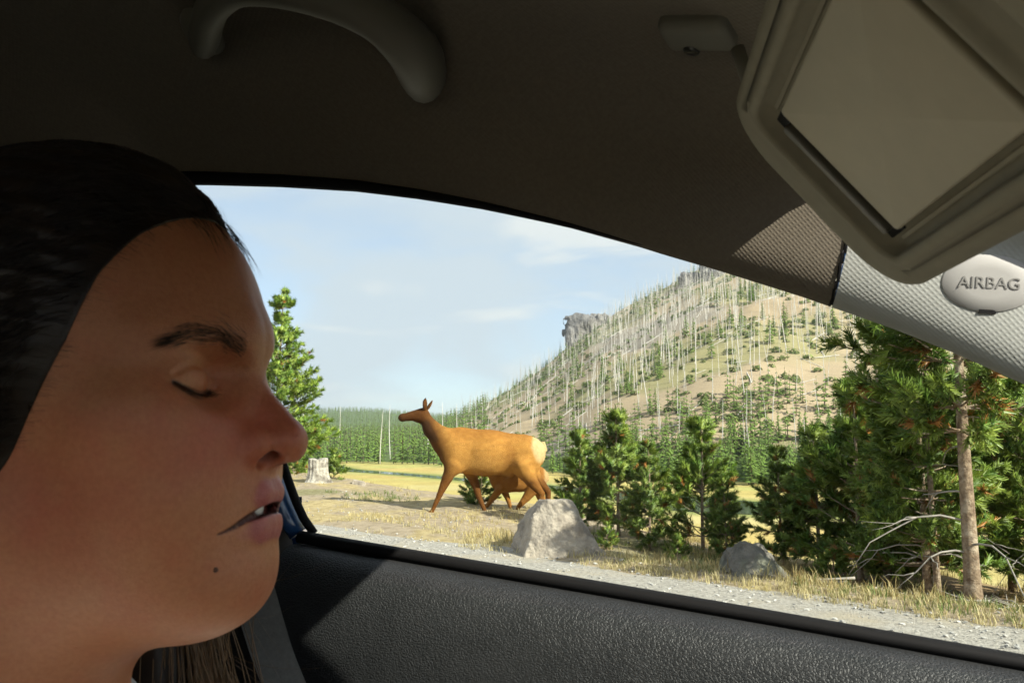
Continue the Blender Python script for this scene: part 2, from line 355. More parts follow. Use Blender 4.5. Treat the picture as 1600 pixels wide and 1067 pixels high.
sS = r3.uniform(-7, 9, n); sD = np.where(r3.random(n) < .8, -np.abs(r3.normal(size=n))*1.5+.25, r3.uniform(.2, 3.4, n)); x = EA[0]+sS*ET[0]+sD*EN[0]; y = EA[1]+sS*ET[1]+sD*EN[1]; k = (y > 3.2); x, y = x[k], y[k]; n = len(x)
sz = .006+.016*r3.random(n)**3; a = r3.uniform(0, 6.28, n); ca, sa = np.cos(a), np.sin(a)
VV = sv[None]*np.array([1, .8, .6]); VV = np.stack([VV[..., 0]*ca[:, None]-VV[..., 1]*sa[:, None], VV[..., 0]*sa[:, None]+VV[..., 1]*ca[:, None], np.broadcast_to(VV[..., 2], (n, len(sv)))], -1)*sz[:, None, None]+np.stack([x, y, land(x, y)+.006+sz*.2], 1)[:, None]
cc = (np.array([.42, .40, .37])*(.55+.7*r3.random((n, 1))))[:, None].repeat(len(sv), 1)
obj('loose_stones', mesh('loose_stones', VV.reshape(-1, 3), (st[None]+(np.arange(n)*len(sv))[:, None, None]).reshape(-1, 3), False, cc.reshape(-1, 3)), mat('pebble', (1, 1, 1), attr='Col', rough=.9, spec=.2), kind='stuff', label='small loose grey stones scattered over the gravel', cat='gravel')
# river through the meadow
P = RIV
tg = np.gradient(P[:, :2], axis=0); tg /= np.linalg.norm(tg, axis=1)[:, None]; nn = np.stack([-tg[:, 1], tg[:, 0]], 1); o5 = np.linspace(-.5, .5, 5)
XY = P[:, None, :2]+nn[:, None]*(P[:, None, 2]*(1+.25*fbm2(tt, 0*tt, .7, 71, 2))[:, None]*o5[None])[..., None]; Zr = land(XY[..., 0], XY[..., 1]).max(1, keepdims=True)+.03+0*XY[..., 0]
b = MB(); b.grid(np.concatenate([XY, Zr[..., None]], -1), flip=True)
obj('river', b.mesh('river'), mat('water', (.045, .060, .055), rough=.08, spec=.5, bump=.15, bscale=1.2, bdist=.05), kind='structure')
# dry grass on the verge, around the boulders and below the pines
def grass(n, fs, seed, c1, c2, h0, h1, name, label):
    r = np.random.default_rng(seed); x, y = fs(r, n); z = land(x, y); n = len(x); nb = 7
    a = r.uniform(0, 6.28, (n, nb)); ln = h0+(h1-h0)*r.random((n, nb))**1.6; lean = .25+.5*r.random((n, nb))
    bx = x[:, None]+.022*r.normal(size=(n, nb)); by = y[:, None]+.022*r.normal(size=(n, nb)); w = .0024+.0018*r.random((n, nb))
    dx, dy = np.cos(a), np.sin(a); px, py = -dy*w, dx*w; z0 = np.broadcast_to(z[:, None]-.01, (n, nb))
    mid = np.stack([bx+dx*ln*lean*.35, by+dy*ln*lean*.35, z0+ln*.6], -1); tip = np.stack([bx+dx*ln*lean, by+dy*ln*lean, z0+ln*(1-.25*lean)], -1)
    V = np.stack([np.stack([bx-px, by-py, z0], -1), np.stack([bx+px, by+py, z0], -1), mid+np.stack([px, py, 0*px], -1)*.7, mid-np.stack([px, py, 0*px], -1)*.7, tip], 2).reshape(-1, 3)
    k = np.arange(n*nb)*5; Qd = np.stack([k, k+1, k+2, k+3], 1); T = np.stack([k+3, k+2, k+4], 1)
    cl = (np.array(c1)+(np.array(c2)-np.array(c1))*r.random((n, nb, 1)))*(.75+.5*r.random((n, 1, 1))); cl = np.repeat(cl.reshape(-1, 3), 5, 0)
    return obj(name, mesh(name, V, [Qd, T], False, cl), MATS['grass'], kind='stuff', label=label, cat='grass')
MATS['grass'] = leafmat('grass_blade', rough=.6)
def verge(r, n):
    s = r.uniform(-9, 10, n); d = np.abs(r.normal(size=n))*.55+.10; x = EA[0]+s*ET[0]+d*EN[0]; y = EA[1]+s*ET[1]+d*EN[1]
    k = (fbm2(x, y, 1.1, 81, 3)+.12*np.clip(s, -4, 6)+.1 > .15*r.normal(size=n)); return x[k], y[k]
grass(4200, verge, 21, (.40, .33, .15), (.56, .48, .26), .03, .11, 'dry_grass', 'dry golden grass along the edge of the gravel')
def bank(r, n):
    s = r.uniform(-14, 4, n); d = r.uniform(.3, 4.6, n); x = EA[0]+s*ET[0]+d*EN[0]; y = EA[1]+s*ET[1]+d*EN[1]; k = fbm2(x, y, .9, 83, 3) > .28; return x[k], y[k]
grass(3600, bank, 22, (.45, .36, .15), (.60, .50, .25), .03, .13, 'bank_grass', 'sparse straw coloured grass on the stony bank')
def wood_(r, n):
    s = r.uniform(-.5, 9, n); d = r.uniform(.5, 5.5, n); x = EA[0]+s*ET[0]+d*EN[0]; y = EA[1]+s*ET[1]+d*EN[1]; k = fbm2(x, y, .8, 85, 3) > -.1; return x[k], y[k]
grass(5000, wood_, 23, (.40, .28, .11), (.50, .43, .20), .05, .20, 'tall_dry_grass', 'taller ochre grass under the roadside pines')
def green(r, n):
    s = r.uniform(-8, 6, n); d = r.uniform(.2, 4, n); x = EA[0]+s*ET[0]+d*EN[0]; y = EA[1]+s*ET[1]+d*EN[1]; k = fbm2(x, y, .8, 87, 3) > .42; return x[k], y[k]
grass(5000, green, 24, (.12, .17, .04), (.22, .26, .08), .03, .12, 'green_grass', 'short green grass patches between the dry grass')
# ------------------------------------------------------------------ boulders
def boulder(name, label, loc, pts, planes, seed, m, sub=2, h=.05, sc_=1):
    r = np.random.default_rng(seed)
    nr = np.array([p[:3] for p in planes], float); nr /= np.linalg.norm(nr, axis=1)[:, None]; ds = np.array([p[3] for p in planes])
    off = r.uniform(0, 50, 3)
    def f(P):
        dd = P@nr.T-ds[None]; k = 42/pts
        v = np.log(np.exp(np.clip(dd*k, -40, 40)).sum(1))/k
        return v+pts*(.05*fbm(P/pts*1.6+off, seed, 3)+.022*fbm(P/pts*7+off, seed+9, 3)+.02*np.abs(vnoise(P/pts*3.5+off, seed+4)))
    V, Q = sdf_mesh(f, (-1.1*pts,)*3, (1.1*pts,)*3, h*pts, sub, 2, 1e-3)
    return obj(name, mesh(name, V, Q, True), m, label=label, cat='boulder', loc=loc, scale=sc_)
rockA = mat('pale_rock', (.40, .345, .28), (.285, .24, .195), scale=5, rough=.92, spec=.2, bump=.8, bscale=24, bdist=.02, c3=(.20, .17, .14), scale3=4, detail=8)
rockB = mat('grey_rock', (.17, .155, .135), (.09, .085, .075), scale=7, rough=.92, spec=.2, bump=.9, bscale=26, bdist=.02, c3=(.20, .20, .15), scale3=3, detail=8)
p = at(872, 868, 8.55)
boulder('boulder', 'large pale wedge-shaped boulder beside the gravel, in front of the elk', (p[0], p[1]+.15, landz(p[0], p[1])+.18), .6, [(-1, -.25, .30, .36), (-.42, -1, .40, .30), (.90, -.25, .62, .33), (.9, .5, .5, .35), (.12, .1, 1, .40), (-.3, 1, .3, .4), (0, 0, -1, .4), (.30, -1, .35, .31), (-.9, -.1, .75, .40)], 3, rockA, sc_=.92)
p = at(1180, 898, 7.25)
boulder('boulder', 'small dark grey two-humped boulder in the roadside grass', (p[0], p[1]+.1, landz(p[0], p[1])+.05), .3, [(-1, -.2, .3, .20), (-.3, -1, .6, .17), (.65, -.3, .9, .175), (1, .3, .25, .24), (-.15, .5, 1, .22), (0, 1, .3, .2), (0, 0, -1, .2)], 8, rockB)
for px, py, Y, sz, sd in ((433, 768, 19, .3, 4), (560, 768, 17.5, .16, 6)):
    p = at(px, py, Y); boulder('boulder', {.3: 'flat pale stone beside the weathered stump', .16: 'little pale stone at the brink of the bank'}[sz], (p[0], p[1], landz(p[0], p[1])+.02), sz, [(-1, 0, .3, sz*.8), (0, -1, .4, sz*.6), (.2, 0, 1, sz*.35), (1, .1, .4, sz*.8), (0, 1, .3, sz*.6), (0, 0, -1, sz*.5)], sd, rockA, 1, .09)
# rock outcrops on the burnt hill
rockC = mat('cliff_rock', (.20, .19, .19), (.11, .105, .11), scale=.18, rough=.95, spec=.1, bump=1, bscale=.6, bdist=.8, c3=(.26, .235, .21), scale3=.07, detail=8)
for i, (px, py, Y, wpx, hpx, lab) in enumerate(((918, 528, 366, 50, 40, 'dark square crag on the skyline where the hill ridge begins'), (1118, 452, 335, 34, 30, 'dark crag high on the burnt slope just below the ridge'), (1085, 452, 340, 36, 16, 'low broken ledge beside the high crag'), (1118, 511, 300, 22, 18, 'small dark knob of rock halfway up the burnt slope'), (1345, 512, 300, 70, 24, 'grey scree ledge on the upper right of the burnt slope'), (1280, 563, 260, 22, 22, 'small grey rock among dead trunks on the burnt slope'))):
    p = at(px, py, Y); w = wpx/F*Y*.62; hh = hpx/F*Y*.62
    r = np.random.default_rng(40+i)
    def f(P, sd=i, w=w, hh=hh):
        q = np.abs(P)/np.array([w, w*.6, hh]); dd = (np.linalg.norm(np.maximum(q-.72, 0), axis=1)-.28)*min(w, hh)
        fl = fbm(np.stack([P[:, 0]*4/w, P[:, 1]*4/w, P[:, 2]*.9/hh], 1)+sd*7, 90+sd, 3)
        return dd+min(w, hh)*(.16*fbm(P/w*1.8+sd*5, sd, 3)+.24*fl)
    V, Q = sdf_mesh(f, (-1.35*w, -.9*w, -1.35*hh), (1.35*w, .9*w, 1.35*hh), w/9, 1, 2, .05)
    obj('rock_outcrop', mesh('rock_outcrop', V, Q, False), rockC, label=lab, cat='rock', loc=(p[0], p[1], landz(p[0], p[1])+hh*.02))
# ------------------------------------------------------------------ the car (local axes: u towards the nose, v towards the driver's window, w up from the lens)
car = obj('car', None, label='blue car seen from its own cabin, driver side window and front pillar', cat='car', loc=(0, 0, 0), rz=-YAW)
def W(G): G = np.array(G, float); G[..., 2] += CAMZ; return G
def winv(w): return .70-.25*np.maximum(w+.12, -.02)
def onwin(px, py):
    q = raycar(px, py); t = .67/(q[1]+.25*q[2]); p = q*t
    return p
te = np.array([onwin(*p) for p in ((325, 287), (440, 290), (560, 297), (660, 309), (760, 325), (880, 350), (1000, 380), (1125, 416), (1250, 455), (1400, 507), (1500, 547), (1600, 592))])
TU = np.concatenate([[-2.0, -1.3, te[0, 0]-.10], te[:, 0], [.32, .62, .80]])
sl_ = (te[-1, 2]-te[-3, 2])/(te[-1, 0]-te[-3, 0])
TW = np.concatenate([[te[0, 2]-.06, te[0, 2]+.012, te[0, 2]+.010], te[:, 2], [te[-1, 2]+sl_*(.32-te[-1, 0]), te[-1, 2]+sl_*(.62-te[-1, 0])*.93, te[-1, 2]+sl_*(.80-te[-1, 0])*.93]])
def we(u): return np.interp(u, TU, TW)
si = np.array([onwin(*p) for p in ((480, 836), (760, 874), (1100, 932), (1600, 1026))]); SP = np.polyfit(si[:, 0], si[:, 2], 1)
def ws(u): return np.polyval(SP, u)
USE = -2.05                                                   # tail of the cabin
UB0 = onwin(487, 845)[0]; UB1 = te[0, 0]-.015                 # rear edge of the driver's window, bottom and top
leather = mat('door_leather', (.017, .0185, .019), (.023, .0245, .025), scale=30, rough=.54, spec=.40, bump=.48, bscale=330, bdist=.0009, btype='leather')
lowtrim = mat('door_lower', (.030, .029, .030), rough=.6, bump=.3, bscale=700, bdist=.0004)
seal = mat('black_rubber', (.006, .006, .006), rough=.7, spec=.2)
head_m = mat('headliner_cloth', (.185, .162, .122), (.16, .14, .105), scale=300, rough=.95, spec=.1, bump=.35, bscale=310, bdist=.0006, btype='dots', sheen=.2)
pil_m = mat('pillar_plastic', (.44, .46, .42), (.41, .43, .39), scale=40, rough=.6, spec=.35, bump=.22, bscale=265, bdist=.0009, btype='dots')
vis_m = mat('visor_vinyl', (.26, .238, .168), (.235, .215, .152), scale=90, rough=.75, spec=.25, bump=.2, bscale=700, bdist=.0004)
vis_l = mat('visor_lid', (.42, .38, .27), (.395, .358, .255), scale=60, rough=.55, spec=.3, bump=.12, bscale=900, bdist=.0003)
blue = mat('blue_paint', (.020, .075, .20), rough=.28, spec=.5, coat=.8)
black = mat('black_plastic', (.013, .013, .014), rough=.55)
glass = glassmat('window_glass'); dark_glass = glassmat('window_glass_light_cut', (.10, .105, .10))  # unseen rear panes: dark tint added to cut light in the cabin
grey_trim = mat('pillar_trim_dark', (.014, .014, .016), rough=.7, bump=.2, bscale=600, bdist=.0004)
# profile of the roof rail and headliner, from the window edge inwards
PV = np.array([0, -.004, -.010, -.020, -.034, -.052, -.075, -.105, -.15, -.22, -.32, -.45, -.60]); PW = np.array([-.004, .001, .006, .014, .027, .044, .064, .085, .108, .128, .142, .151, .155])
cum = np.concatenate([[0], np.cumsum(np.hypot(np.diff(PV), np.diff(PW)))])
sfine = np.interp(np.linspace(0, 1, 46)**1.5*cum[-1], cum, np.arange(len(cum))); fv = np.interp(sfine, np.arange(len(PV)), PV); fw = np.interp(sfine, np.arange(len(PW)), PW)
for _ in range(3): fw[1:-1] = (fw[:-2]+2*fw[1:-1]+fw[2:])/4; fv[1:-1] = (fv[:-2]+2*fv[1:-1]+fv[2:])/4
UF = np.interp(fv, [-.60, -.35, -.16, -.105, -.05, 0], [.125, .105, .058, .040, .034, onwin(1293, 455)[0]])     # front limit of the headliner at each place across
tt = 1-(1-np.linspace(0, 1, 130))**1.6
# near the front the rail stands up more steeply, like the pillar it turns into
arc = np.interp(sfine, np.arange(len(cum)), cum)
sv_ = np.interp(arc, [0, .006, .015, .03, .10, .125, .16, .22, .66], [0, -.006, -.011, -.015, -.022, -.031, -.060, -.118, -.558]); sw_ = np.interp(arc, [0, .006, .015, .03, .10, .125, .16, .22, .66], [-.004, -.002, .005, .019, .084, .104, .121, .134, .146])
for _ in range(3): sv_[1:-1] = (sv_[:-2]+2*sv_[1:-1]+sv_[2:])/4; sw_[1:-1] = (sw_[:-2]+2*sw_[1:-1]+sw_[2:])/4
def gap(u): return np.interp(u, [-2, UB1, -.40, -.10], [.010, .010, .0075, 0])
def roofgrid(off=0, side=1):
    G = np.zeros((len(tt), len(fv), 3))
    for j in range(len(fv)):
        u = USE+tt*(UF[j]-USE); w = we(u); k = sstep(-.34, -.02, u); v = winv(w)+fv[j]*(1-k)+sv_[j]*k
        G[:, j] = np.stack([u, np.maximum(v, 0) if j == len(fv)-1 else v, w+gap(u)+fw[j]*(1-k)+sw_[j]*k], 1)
    G[:, -1, 1] = 0
    G[..., 1] *= side
    return G
G = roofgrid(); Gr = roofgrid(side=-1)
b = MB(); b.grid(W(G), flip=True); b.grid(W(Gr)); me = b.mesh('headliner')
uvl = G.reshape(-1, 3)[:, 0]; cuml = np.tile(np.interp(sfine, np.arange(len(cum)), cum), len(tt)); setuv(me, np.vstack([np.stack([uvl, cuml], 1)]*2))
headliner = obj('headliner', me, head_m, car, label='beige cloth headliner and roof rail')
HB = BVHTree.FromPolygons([tuple(v.co) for v in me.vertices], [tuple(p.vertices) for p in me.polygons])
Gt = roofgrid(); b = MB()
for sd_s in (1, -1):
    g = Gt.copy()[:, 6:]; g[..., 2] += .014; g[..., 1] += .035*np.exp(-np.arange(g.shape[1])/9.0)[None]; g[:, 0] = Gt[:, 0]+np.array([0, .012, .010]); g[..., 1] *= sd_s; b.grid(W(g), flip=sd_s < 0)
obj('roof_panel', b.mesh('roof_panel'), blue, car)
# front header strip closing the space between headliner and roof skin
b = MB(); e = np.stack([UF, G[-1, :, 1], G[-1, :, 2]], 1); e2 = e+np.array([.004, 0, .014])
for sd_s in (1, -1): b.grid(W(np.stack([e, e2], 1)*np.array([1, sd_s, 1])), flip=sd_s > 0)
obj('windscreen_header', b.mesh('windscreen_header'), black, car)
# front pillars
def pillar(side):
    a = np.linspace(0, 1, 60); K = 26; s = np.linspace(0, 1, K)
    jj = np.linspace(0, 15, K)                                       # part of the rail profile that turns into the pillar
    v0 = np.interp(jj, np.arange(len(fv)), sv_); w0 = np.interp(jj, np.arange(len(fw)), sw_); u0 = np.interp(jj, np.arange(len(fv)), UF)+.0025
    G = np.zeros((60, K, 3))
    v1 = np.interp(s, [0, .06, .14, .25, .8, 1], [0, -.005, -.009, -.012, -.016, -.032]); w1 = np.interp(s, [0, .06, .14, .25, .8, 1], [-.004, -.002, .006, .021, .098, .115])
    for i in range(K):
        u = u0[i]+a*(.86-u0[i]); k = sstep(0, .22, a); vv = v0[i]*(1-k)+v1[i]*k; ww = w0[i]*(1-k)+w1[i]*k
        lip = .0025*np.exp(-a*60)*-1
        G[:, i] = np.stack([u, winv(we(u))+vv, we(u)+ww], 1)
    ins = G.copy(); G[..., 1] *= side
    return G, np.concatenate([[0], np.cumsum(np.hypot(np.diff(v1), np.diff(w1)))]), a
for side in (1, -1):
    Gp, cs_, a = pillar(side); b = MB(); b.grid(W(Gp), flip=side > 0); me = b.mesh('front_pillar_trim')
    setuv(me, np.stack([Gp[..., 0].ravel(), np.tile(cs_, 60)], 1))
    pt = obj('front_pillar_trim', me, pil_m, car, label='pale grey dimpled plastic trim of the front pillar')
    if side > 0: PB = BVHTree.FromPolygons([tuple(v.co) for v in me.vertices], [tuple(p.vertices) for p in me.polygons]); ptrim = pt
    b = MB(); g = Gp[:, 3:].copy(); g[..., 1] += side*.035; g[..., 2] += .004; b.grid(W(g), flip=side < 0); obj('front_pillar', b.mesh('front_pillar'), blue, car)
# dark shut line between headliner and pillar trim
jj = np.linspace(0, 15, 26); b = MB()
b.tube(W(np.stack([np.interp(jj, np.arange(len(fv)), UF)+.0012, G[-1, :30, 1][np.round(jj).astype(int)], G[-1, :30, 2][np.round(jj).astype(int)]+.0006], 1)), .0014, 6)
obj('shut_line', b.mesh('shut_line'), seal, car)
def hitcar(px, py, tree):
    d = raycar(px, py); o = Vector((0, 0, CAMZ)); h = tree.ray_cast(o, Vector(d).normalized()); return (np.array(h[0]), np.array(h[1])) if h[0] else (None, None)
# airbag badge set into the pillar trim
hc, hn = hitcar(1545, 443, PB)
if hc is not None:
    hn = hn if hn@np.array(raycar(1545, 443)) < 0 else -hn
    ux = hitcar(1592, 447, PB)[0]-hitcar(1500, 443, PB)[0]; ux = ux-hn*(ux@hn); ux /= np.linalg.norm(ux); uy = np.cross(hn, ux)
    la = np.linalg.norm(hitcar(1590, 447, PB)[0]-hitcar(1500, 443, PB)[0])/90*76; lb = la*.66
    th = np.linspace(0, 2*math.pi, 48, endpoint=False); rings = []
    for rr_, hh in ((1.0, -.0015), (.992, .0003), (.97, .0007), (.5, .0009), (.02, .0010)):
        rings.append(np.array([hc+ux*la*rr_*math.cos(t)+uy*lb*rr_*math.sin(t)+hn*hh for t in th]))
    bv = []
    for R_ in rings:                                              # follow the trim's curve
        o = []
        for k, pnt in enumerate(R_):
            base = PB.find_nearest(Vector(pnt)); o.append(np.array(base[0])+hn*((pnt-hc)@hn))
        bv.append(o)
    b = MB(); b.grid(np.array(bv), closev=True, flip=False)
    badge = obj('airbag_badge', b.mesh('airbag_badge'), mat('badge_plastic', (.44, .44, .41), rough=.5, spec=.35, bump=.1, bscale=900, bdist=.0003), ptrim, label='smooth oval cap embossed AIRBAG')
    fc = bpy.data.curves.new('t', 'FONT'); fc.body = 'AIRBAG'; fc.align_x = 'CENTER'; fc.align_y = 'CENTER'; fc.size = la*.37; fc.extrude = .0004
    to = bpy.data.objects.new('t', fc); sc.collection.objects.link(to); bpy.context.view_layer.update()
    tm = bpy.data.meshes.new_from_object(to.evaluated_get(bpy.context.evaluated_depsgraph_get())); bpy.data.objects.remove(to)
    co = np.empty(len(tm.vertices)*3); tm.vertices.foreach_get('co', co); co = co.reshape(-1, 3)
    co = hc+ux*co[:, :1]+uy*(co[:, 1:2])+hn*(.0010+co[:, 2:3]); tm.vertices.foreach_set('co', co.ravel().astype(np.float32)); tm.update()
    obj('airbag_lettering', tm, mat('badge_letter', (.26, .26, .24), rough=.5), badge)
    b = MB(); p = np.array(PB.find_nearest(Vector(hc-uy*lb*.97))[0])+hn*.0002; b.box(p, (.011, .0028, .0012), R=np.stack([ux, uy, hn], 1)); obj('pry_notch', b.mesh('pry_notch', False), seal, badge)
# side: door with window, seals, panel; mirrored on the passenger side
def door(side, nm, label):
    D = obj(nm, None, parent=car, label=label); M3 = np.array([1, side, 1])
    u = np.linspace(UB0-.005, .84, 90)
    prof = np.array([(-.004, -.010), (-.018, -.008), (-.026, -.0085), (-.036, -.011), (-.046, -.018), (-.054, -.030), (-.059, -.048), (-.061, -.075), (-.060, -.105), (-.056, -.130)])
    t = np.linspace(0, len(prof)-1, 34); pv = np.interp(t, np.arange(len(prof)), prof[:, 0]); pw = np.interp(t, np.arange(len(prof)), prof[:, 1])
    for _ in range(2): pv[1:-1] = (pv[:-2]+2*pv[1:-1]+pv[2:])/4; pw[1:-1] = (pw[:-2]+2*pw[1:-1]+pw[2:])/4
    v0 = winv(ws(u)); dr = (1+.35*np.clip(-u-.2, -.2, .5))[:, None]
    Gd = np.stack([np.broadcast_to(u[:, None], (90, 34)), v0[:, None]+pv[None], ws(u)[:, None]+pw[None]*dr], -1); b = MB(); b.grid(W(Gd)*M3, flip=side > 0); obj('upper_panel', b.mesh('upper_panel'), leather, D, label='dark grained leather upper door panel')
    lo = np.array([(-.0555, -.1305), (-.050, -.134), (-.062, -.142), (-.070, -.17), (-.075, -.25), (-.060, -.30), (-.085, -.33), (-.085, -.60), (-.02, -.82)])
    G2 = np.stack([np.broadcast_to(u[:, None], (90, len(lo))), v0[:, None]+lo[None, :, 0], ws(u)[:, None]+lo[None, :, 1]*dr], -1); b = MB(); b.grid(W(G2)*M3, flip=side > 0); obj('lower_panel', b.mesh('lower_panel'), lowtrim, D)
    # window edge: sill seal, rear upright seal, top seal
    b = MB(); g = np.stack([u, v0-.010, ws(u)-.0035], 1); b.tube(W(g)*M3, .0085, 8, squash=.75); obj('sill_seal', b.mesh('sill_seal'), seal, D)
    tk = np.linspace(0, 1, 24); cr = .05; ur = UB0+(UB1-UB0)*tk; wr = ws(UB0)+(we(UB1)-ws(UB0))*tk
    ur = ur+.010*np.exp(-tk*24); g = np.stack([ur-.004, winv(wr)-.003, wr], 1); b = MB(); b.tube(W(g)*M3, .0042, 8); obj('upright_seal', b.mesh('upright_seal'), seal, D)
    g = np.stack([ur-.024, winv(wr)+.004, wr], 1); b = MB(); b.tube(W(g)*M3, .016, 8, squash=.6); obj('door_frame', b.mesh('door_frame'), blue, D, label='strip of blue painted door frame')
    uu = np.linspace(UB1-.02, .80, 70); th_ = np.interp(uu, [UB1, -.35, -.12, 0, .8], [.0068, .0055, .0030, .0022, .002]); g = np.stack([uu, winv(we(uu))-.0015, we(uu)+gap(uu)*.5], 1); b = MB(); b.tube(W(g)*M3, gap(uu)*.5+.0022, 8); obj('top_seal', b.mesh('top_seal'), seal, D)
    # pane
    un = np.linspace(UB0-.01, .80, 40); Gp = np.array([[(x+(UB1-UB0)*k*(1-i/39), 0, ws(x)*(1-k)+we(min(x+(UB1-UB0)*k*(1-i/39), .8))*k) for k in np.linspace(-.02, 1.02, 10)] for i, x in enumerate(un)]); Gp[..., 1] = winv(Gp[..., 2])+.006; b = MB(); b.grid(W(Gp)*M3, flip=side > 0); g2 = Gp.copy(); g2[..., 1] += .004; b.grid(W(g2)*M3, flip=side < 0)
    obj('window_pane', b.mesh('window_pane'), glass, D)
    # outer skin
    wv = np.linspace(0, 1, 8); Go = np.stack([np.broadcast_to(u[:, None], (90, 8)), .715+.06*np.sin(wv*math.pi)[None]+.03+0*u[:, None], ws(u)[:, None]-.030-(.75)*wv[None]], -1); b = MB(); b.grid(W(Go)*M3, flip=side < 0); obj('outer_skin', b.mesh('outer_skin'), blue, D)
    return D
drv = door(1, 'driver_door', 'dark driver door with grained leather panel and window'); pas = door(-1, 'passenger_door', 'passenger door with window')
# middle pillars, rear sides, tail, floor, dashboard
for side in (1, -1):
    M3 = np.array([1, side, 1]); tk = np.linspace(-.9, 1.04, 30); ur = UB0+(UB1-UB0)*np.maximum(tk, 0); wr = ws(UB0)+(we(UB1)-ws(UB0))*tk
    prof = [(-.030, .010), (-.040, -.018), (-.055, -.030), (-.10, -.034), (-.145, -.028), (-.16, .0), (-.16, .02)]
    Gb = np.array([[(ur[i]+a, winv(max(wr[i], -.14))+c, wr[i]) for a, c in prof] for i in range(30)]); b = MB(); b.grid(W(Gb)*M3, flip=side < 0); obj('middle_pillar_trim', b.mesh('middle_pillar_trim'), grey_trim, car)
    u = np.linspace(USE, UB0-.05, 20); wv = np.linspace(0, 1, 6); Gs = np.stack([np.broadcast_to(u[:, None], (20, 6)), .66+.02*np.sin(wv*3)[None]+0*u[:, None], ws(UB0)+.03-(.85)*wv[None]+0*u[:, None]], -1); b = MB(); b.grid(W(Gs)*M3, flip=side > 0); obj('rear_door_panel', b.mesh('rear_door_panel'), leather, car)
    g = Gs.copy(); g[..., 1] += .09; b = MB(); b.grid(W(g)*M3, flip=side < 0); obj('rear_outer_skin', b.mesh('rear_outer_skin'), blue, car)
    cp = np.array([[(-1.60-.2*k+a, winv(-.1+.4*k)-.02, -.10+.44*k) for a in (0, -.15, -.28)] for k in np.linspace(0, 1, 6)]); b = MB(); b.grid(W(cp)*M3, flip=side < 0); obj('rear_pillar_trim', b.mesh('rear_pillar_trim'), grey_trim, car)
    rp_ = np.array([[(UB0-.12+(UB1-UB0)*k, winv(-.1+.4*k)+.008, -.08+.42*k), (-1.62-.2*k, winv(-.1+.4*k)+.008, -.08+.42*k)] for k in np.linspace(0, 1, 5)]); b = MB(); b.grid(W(rp_)*M3, flip=side < 0); obj('rear_side_window', b.mesh('rear_side_window'), dark_glass, car)
b = MB(); b.box((USE+.02, 0, .86), (.05, 1.35, .70)); obj('tail_panel', b.mesh('tail_panel', False), blue, car)
b = MB(); b.grid(np.array([[(USE-.02, v, 1.21), (USE+.10, v, 1.50), (USE+.2, v*.9, CAMZ+we(USE+.2)+.155)] for v in np.linspace(-.66, .66, 8)]), flip=False); obj('rear_window', b.mesh('rear_window'), dark_glass, car)
b = MB(); b.box((-.5, 0, .33), (3.1, 1.46, .05)); obj('floor_pan', b.mesh('floor_pan', False), mat('carpet', (.10, .095, .085), rough=1), car)
b = MB(); dsh = np.array([(.86, -.16), (.62, -.185), (.42, -.20), (.34, -.23), (.31, -.30), (.33, -.55), (.45, -.85)]); vv = np.linspace(-.70, .70, 30); Gd = np.array([[(a-.10*(x/.7)**2*(a > .5), x, c-.03*(abs(x) > .1)*0) for a, c in dsh] for x in vv]); b.grid(W(Gd), flip=False); obj('dashboard', b.mesh('dashboard'), mat('dash_plastic', (.035, .035, .037), rough=.65, bump=.3, bscale=500, bdist=.0005), car)
# windscreen
Pp, _, _ = pillar(1); inner = Pp[:, -1]; rows = []
hd = np.stack([UF, G[-1, :, 1], G[-1, :, 2]], 1)
top = np.array([(np.interp(abs(v), hd[::-1, 1][np.argsort(hd[::-1, 1])], hd[::-1, 0][np.argsort(hd[::-1, 1])]), v, np.interp(abs(v), np.sort(hd[:, 1]), hd[np.argsort(hd[:, 1]), 2])) for v in np.linspace(-.46, .46, 24)]); bot = np.array([(.98-.22*(v/.66)**2, v*1.38, -.17) for v in np.linspace(-.46, .46, 24)])
b = MB(); b.grid(W(np.array([top*(1-k)+bot*k+np.array([.004, 0, .03*math.sin(k*math.pi)+.03*(1-k)]) for k in np.linspace(0, 1, 10)])), flip=True); obj('windscreen', b.mesh('windscreen'), glass, car)
b = MB(); b.box((1.45, 0, .83), (1.1, 1.40, .42)); b2 = b.mesh('bonnet', False); obj('bonnet', b2, blue, car)
# wheels
tyre_m = mat('tyre_rubber', (.02, .02, .02), rough=.9); rim_m = mat('rim_alloy', (.6, .6, .6), rough=.3, metal=1)
for wu in (1.35, -1.45):
    for side in (1, -1):
        pr = np.array([(.20, -.09), (.29, -.10), (.325, -.08), (.335, -.04), (.335, .04), (.325, .08), (.29, .10), (.20, .09)]); th = np.linspace(0, 6.2832, 36, endpoint=False); wh = obj('wheel', None, parent=car, loc=(wu, side*.70, .336))
        b = MB(); b.grid(np.array([[(r_*math.cos(t), y_, r_*math.sin(t)) for r_, y_ in pr] for t in np.append(th, th[0])])); obj('tyre', b.mesh('tyre'), tyre_m, wh)
        pr = np.array([(.205, -.08), (.19, -.02), (.06, .05*side), (.01, .05*side)]); b = MB(); b.grid(np.array([[(r_*math.cos(t), y_, r_*math.sin(t)) for r_, y_ in pr] for t in np.append(th, th[0])])); obj('rim', b.mesh('rim'), rim_m, wh)
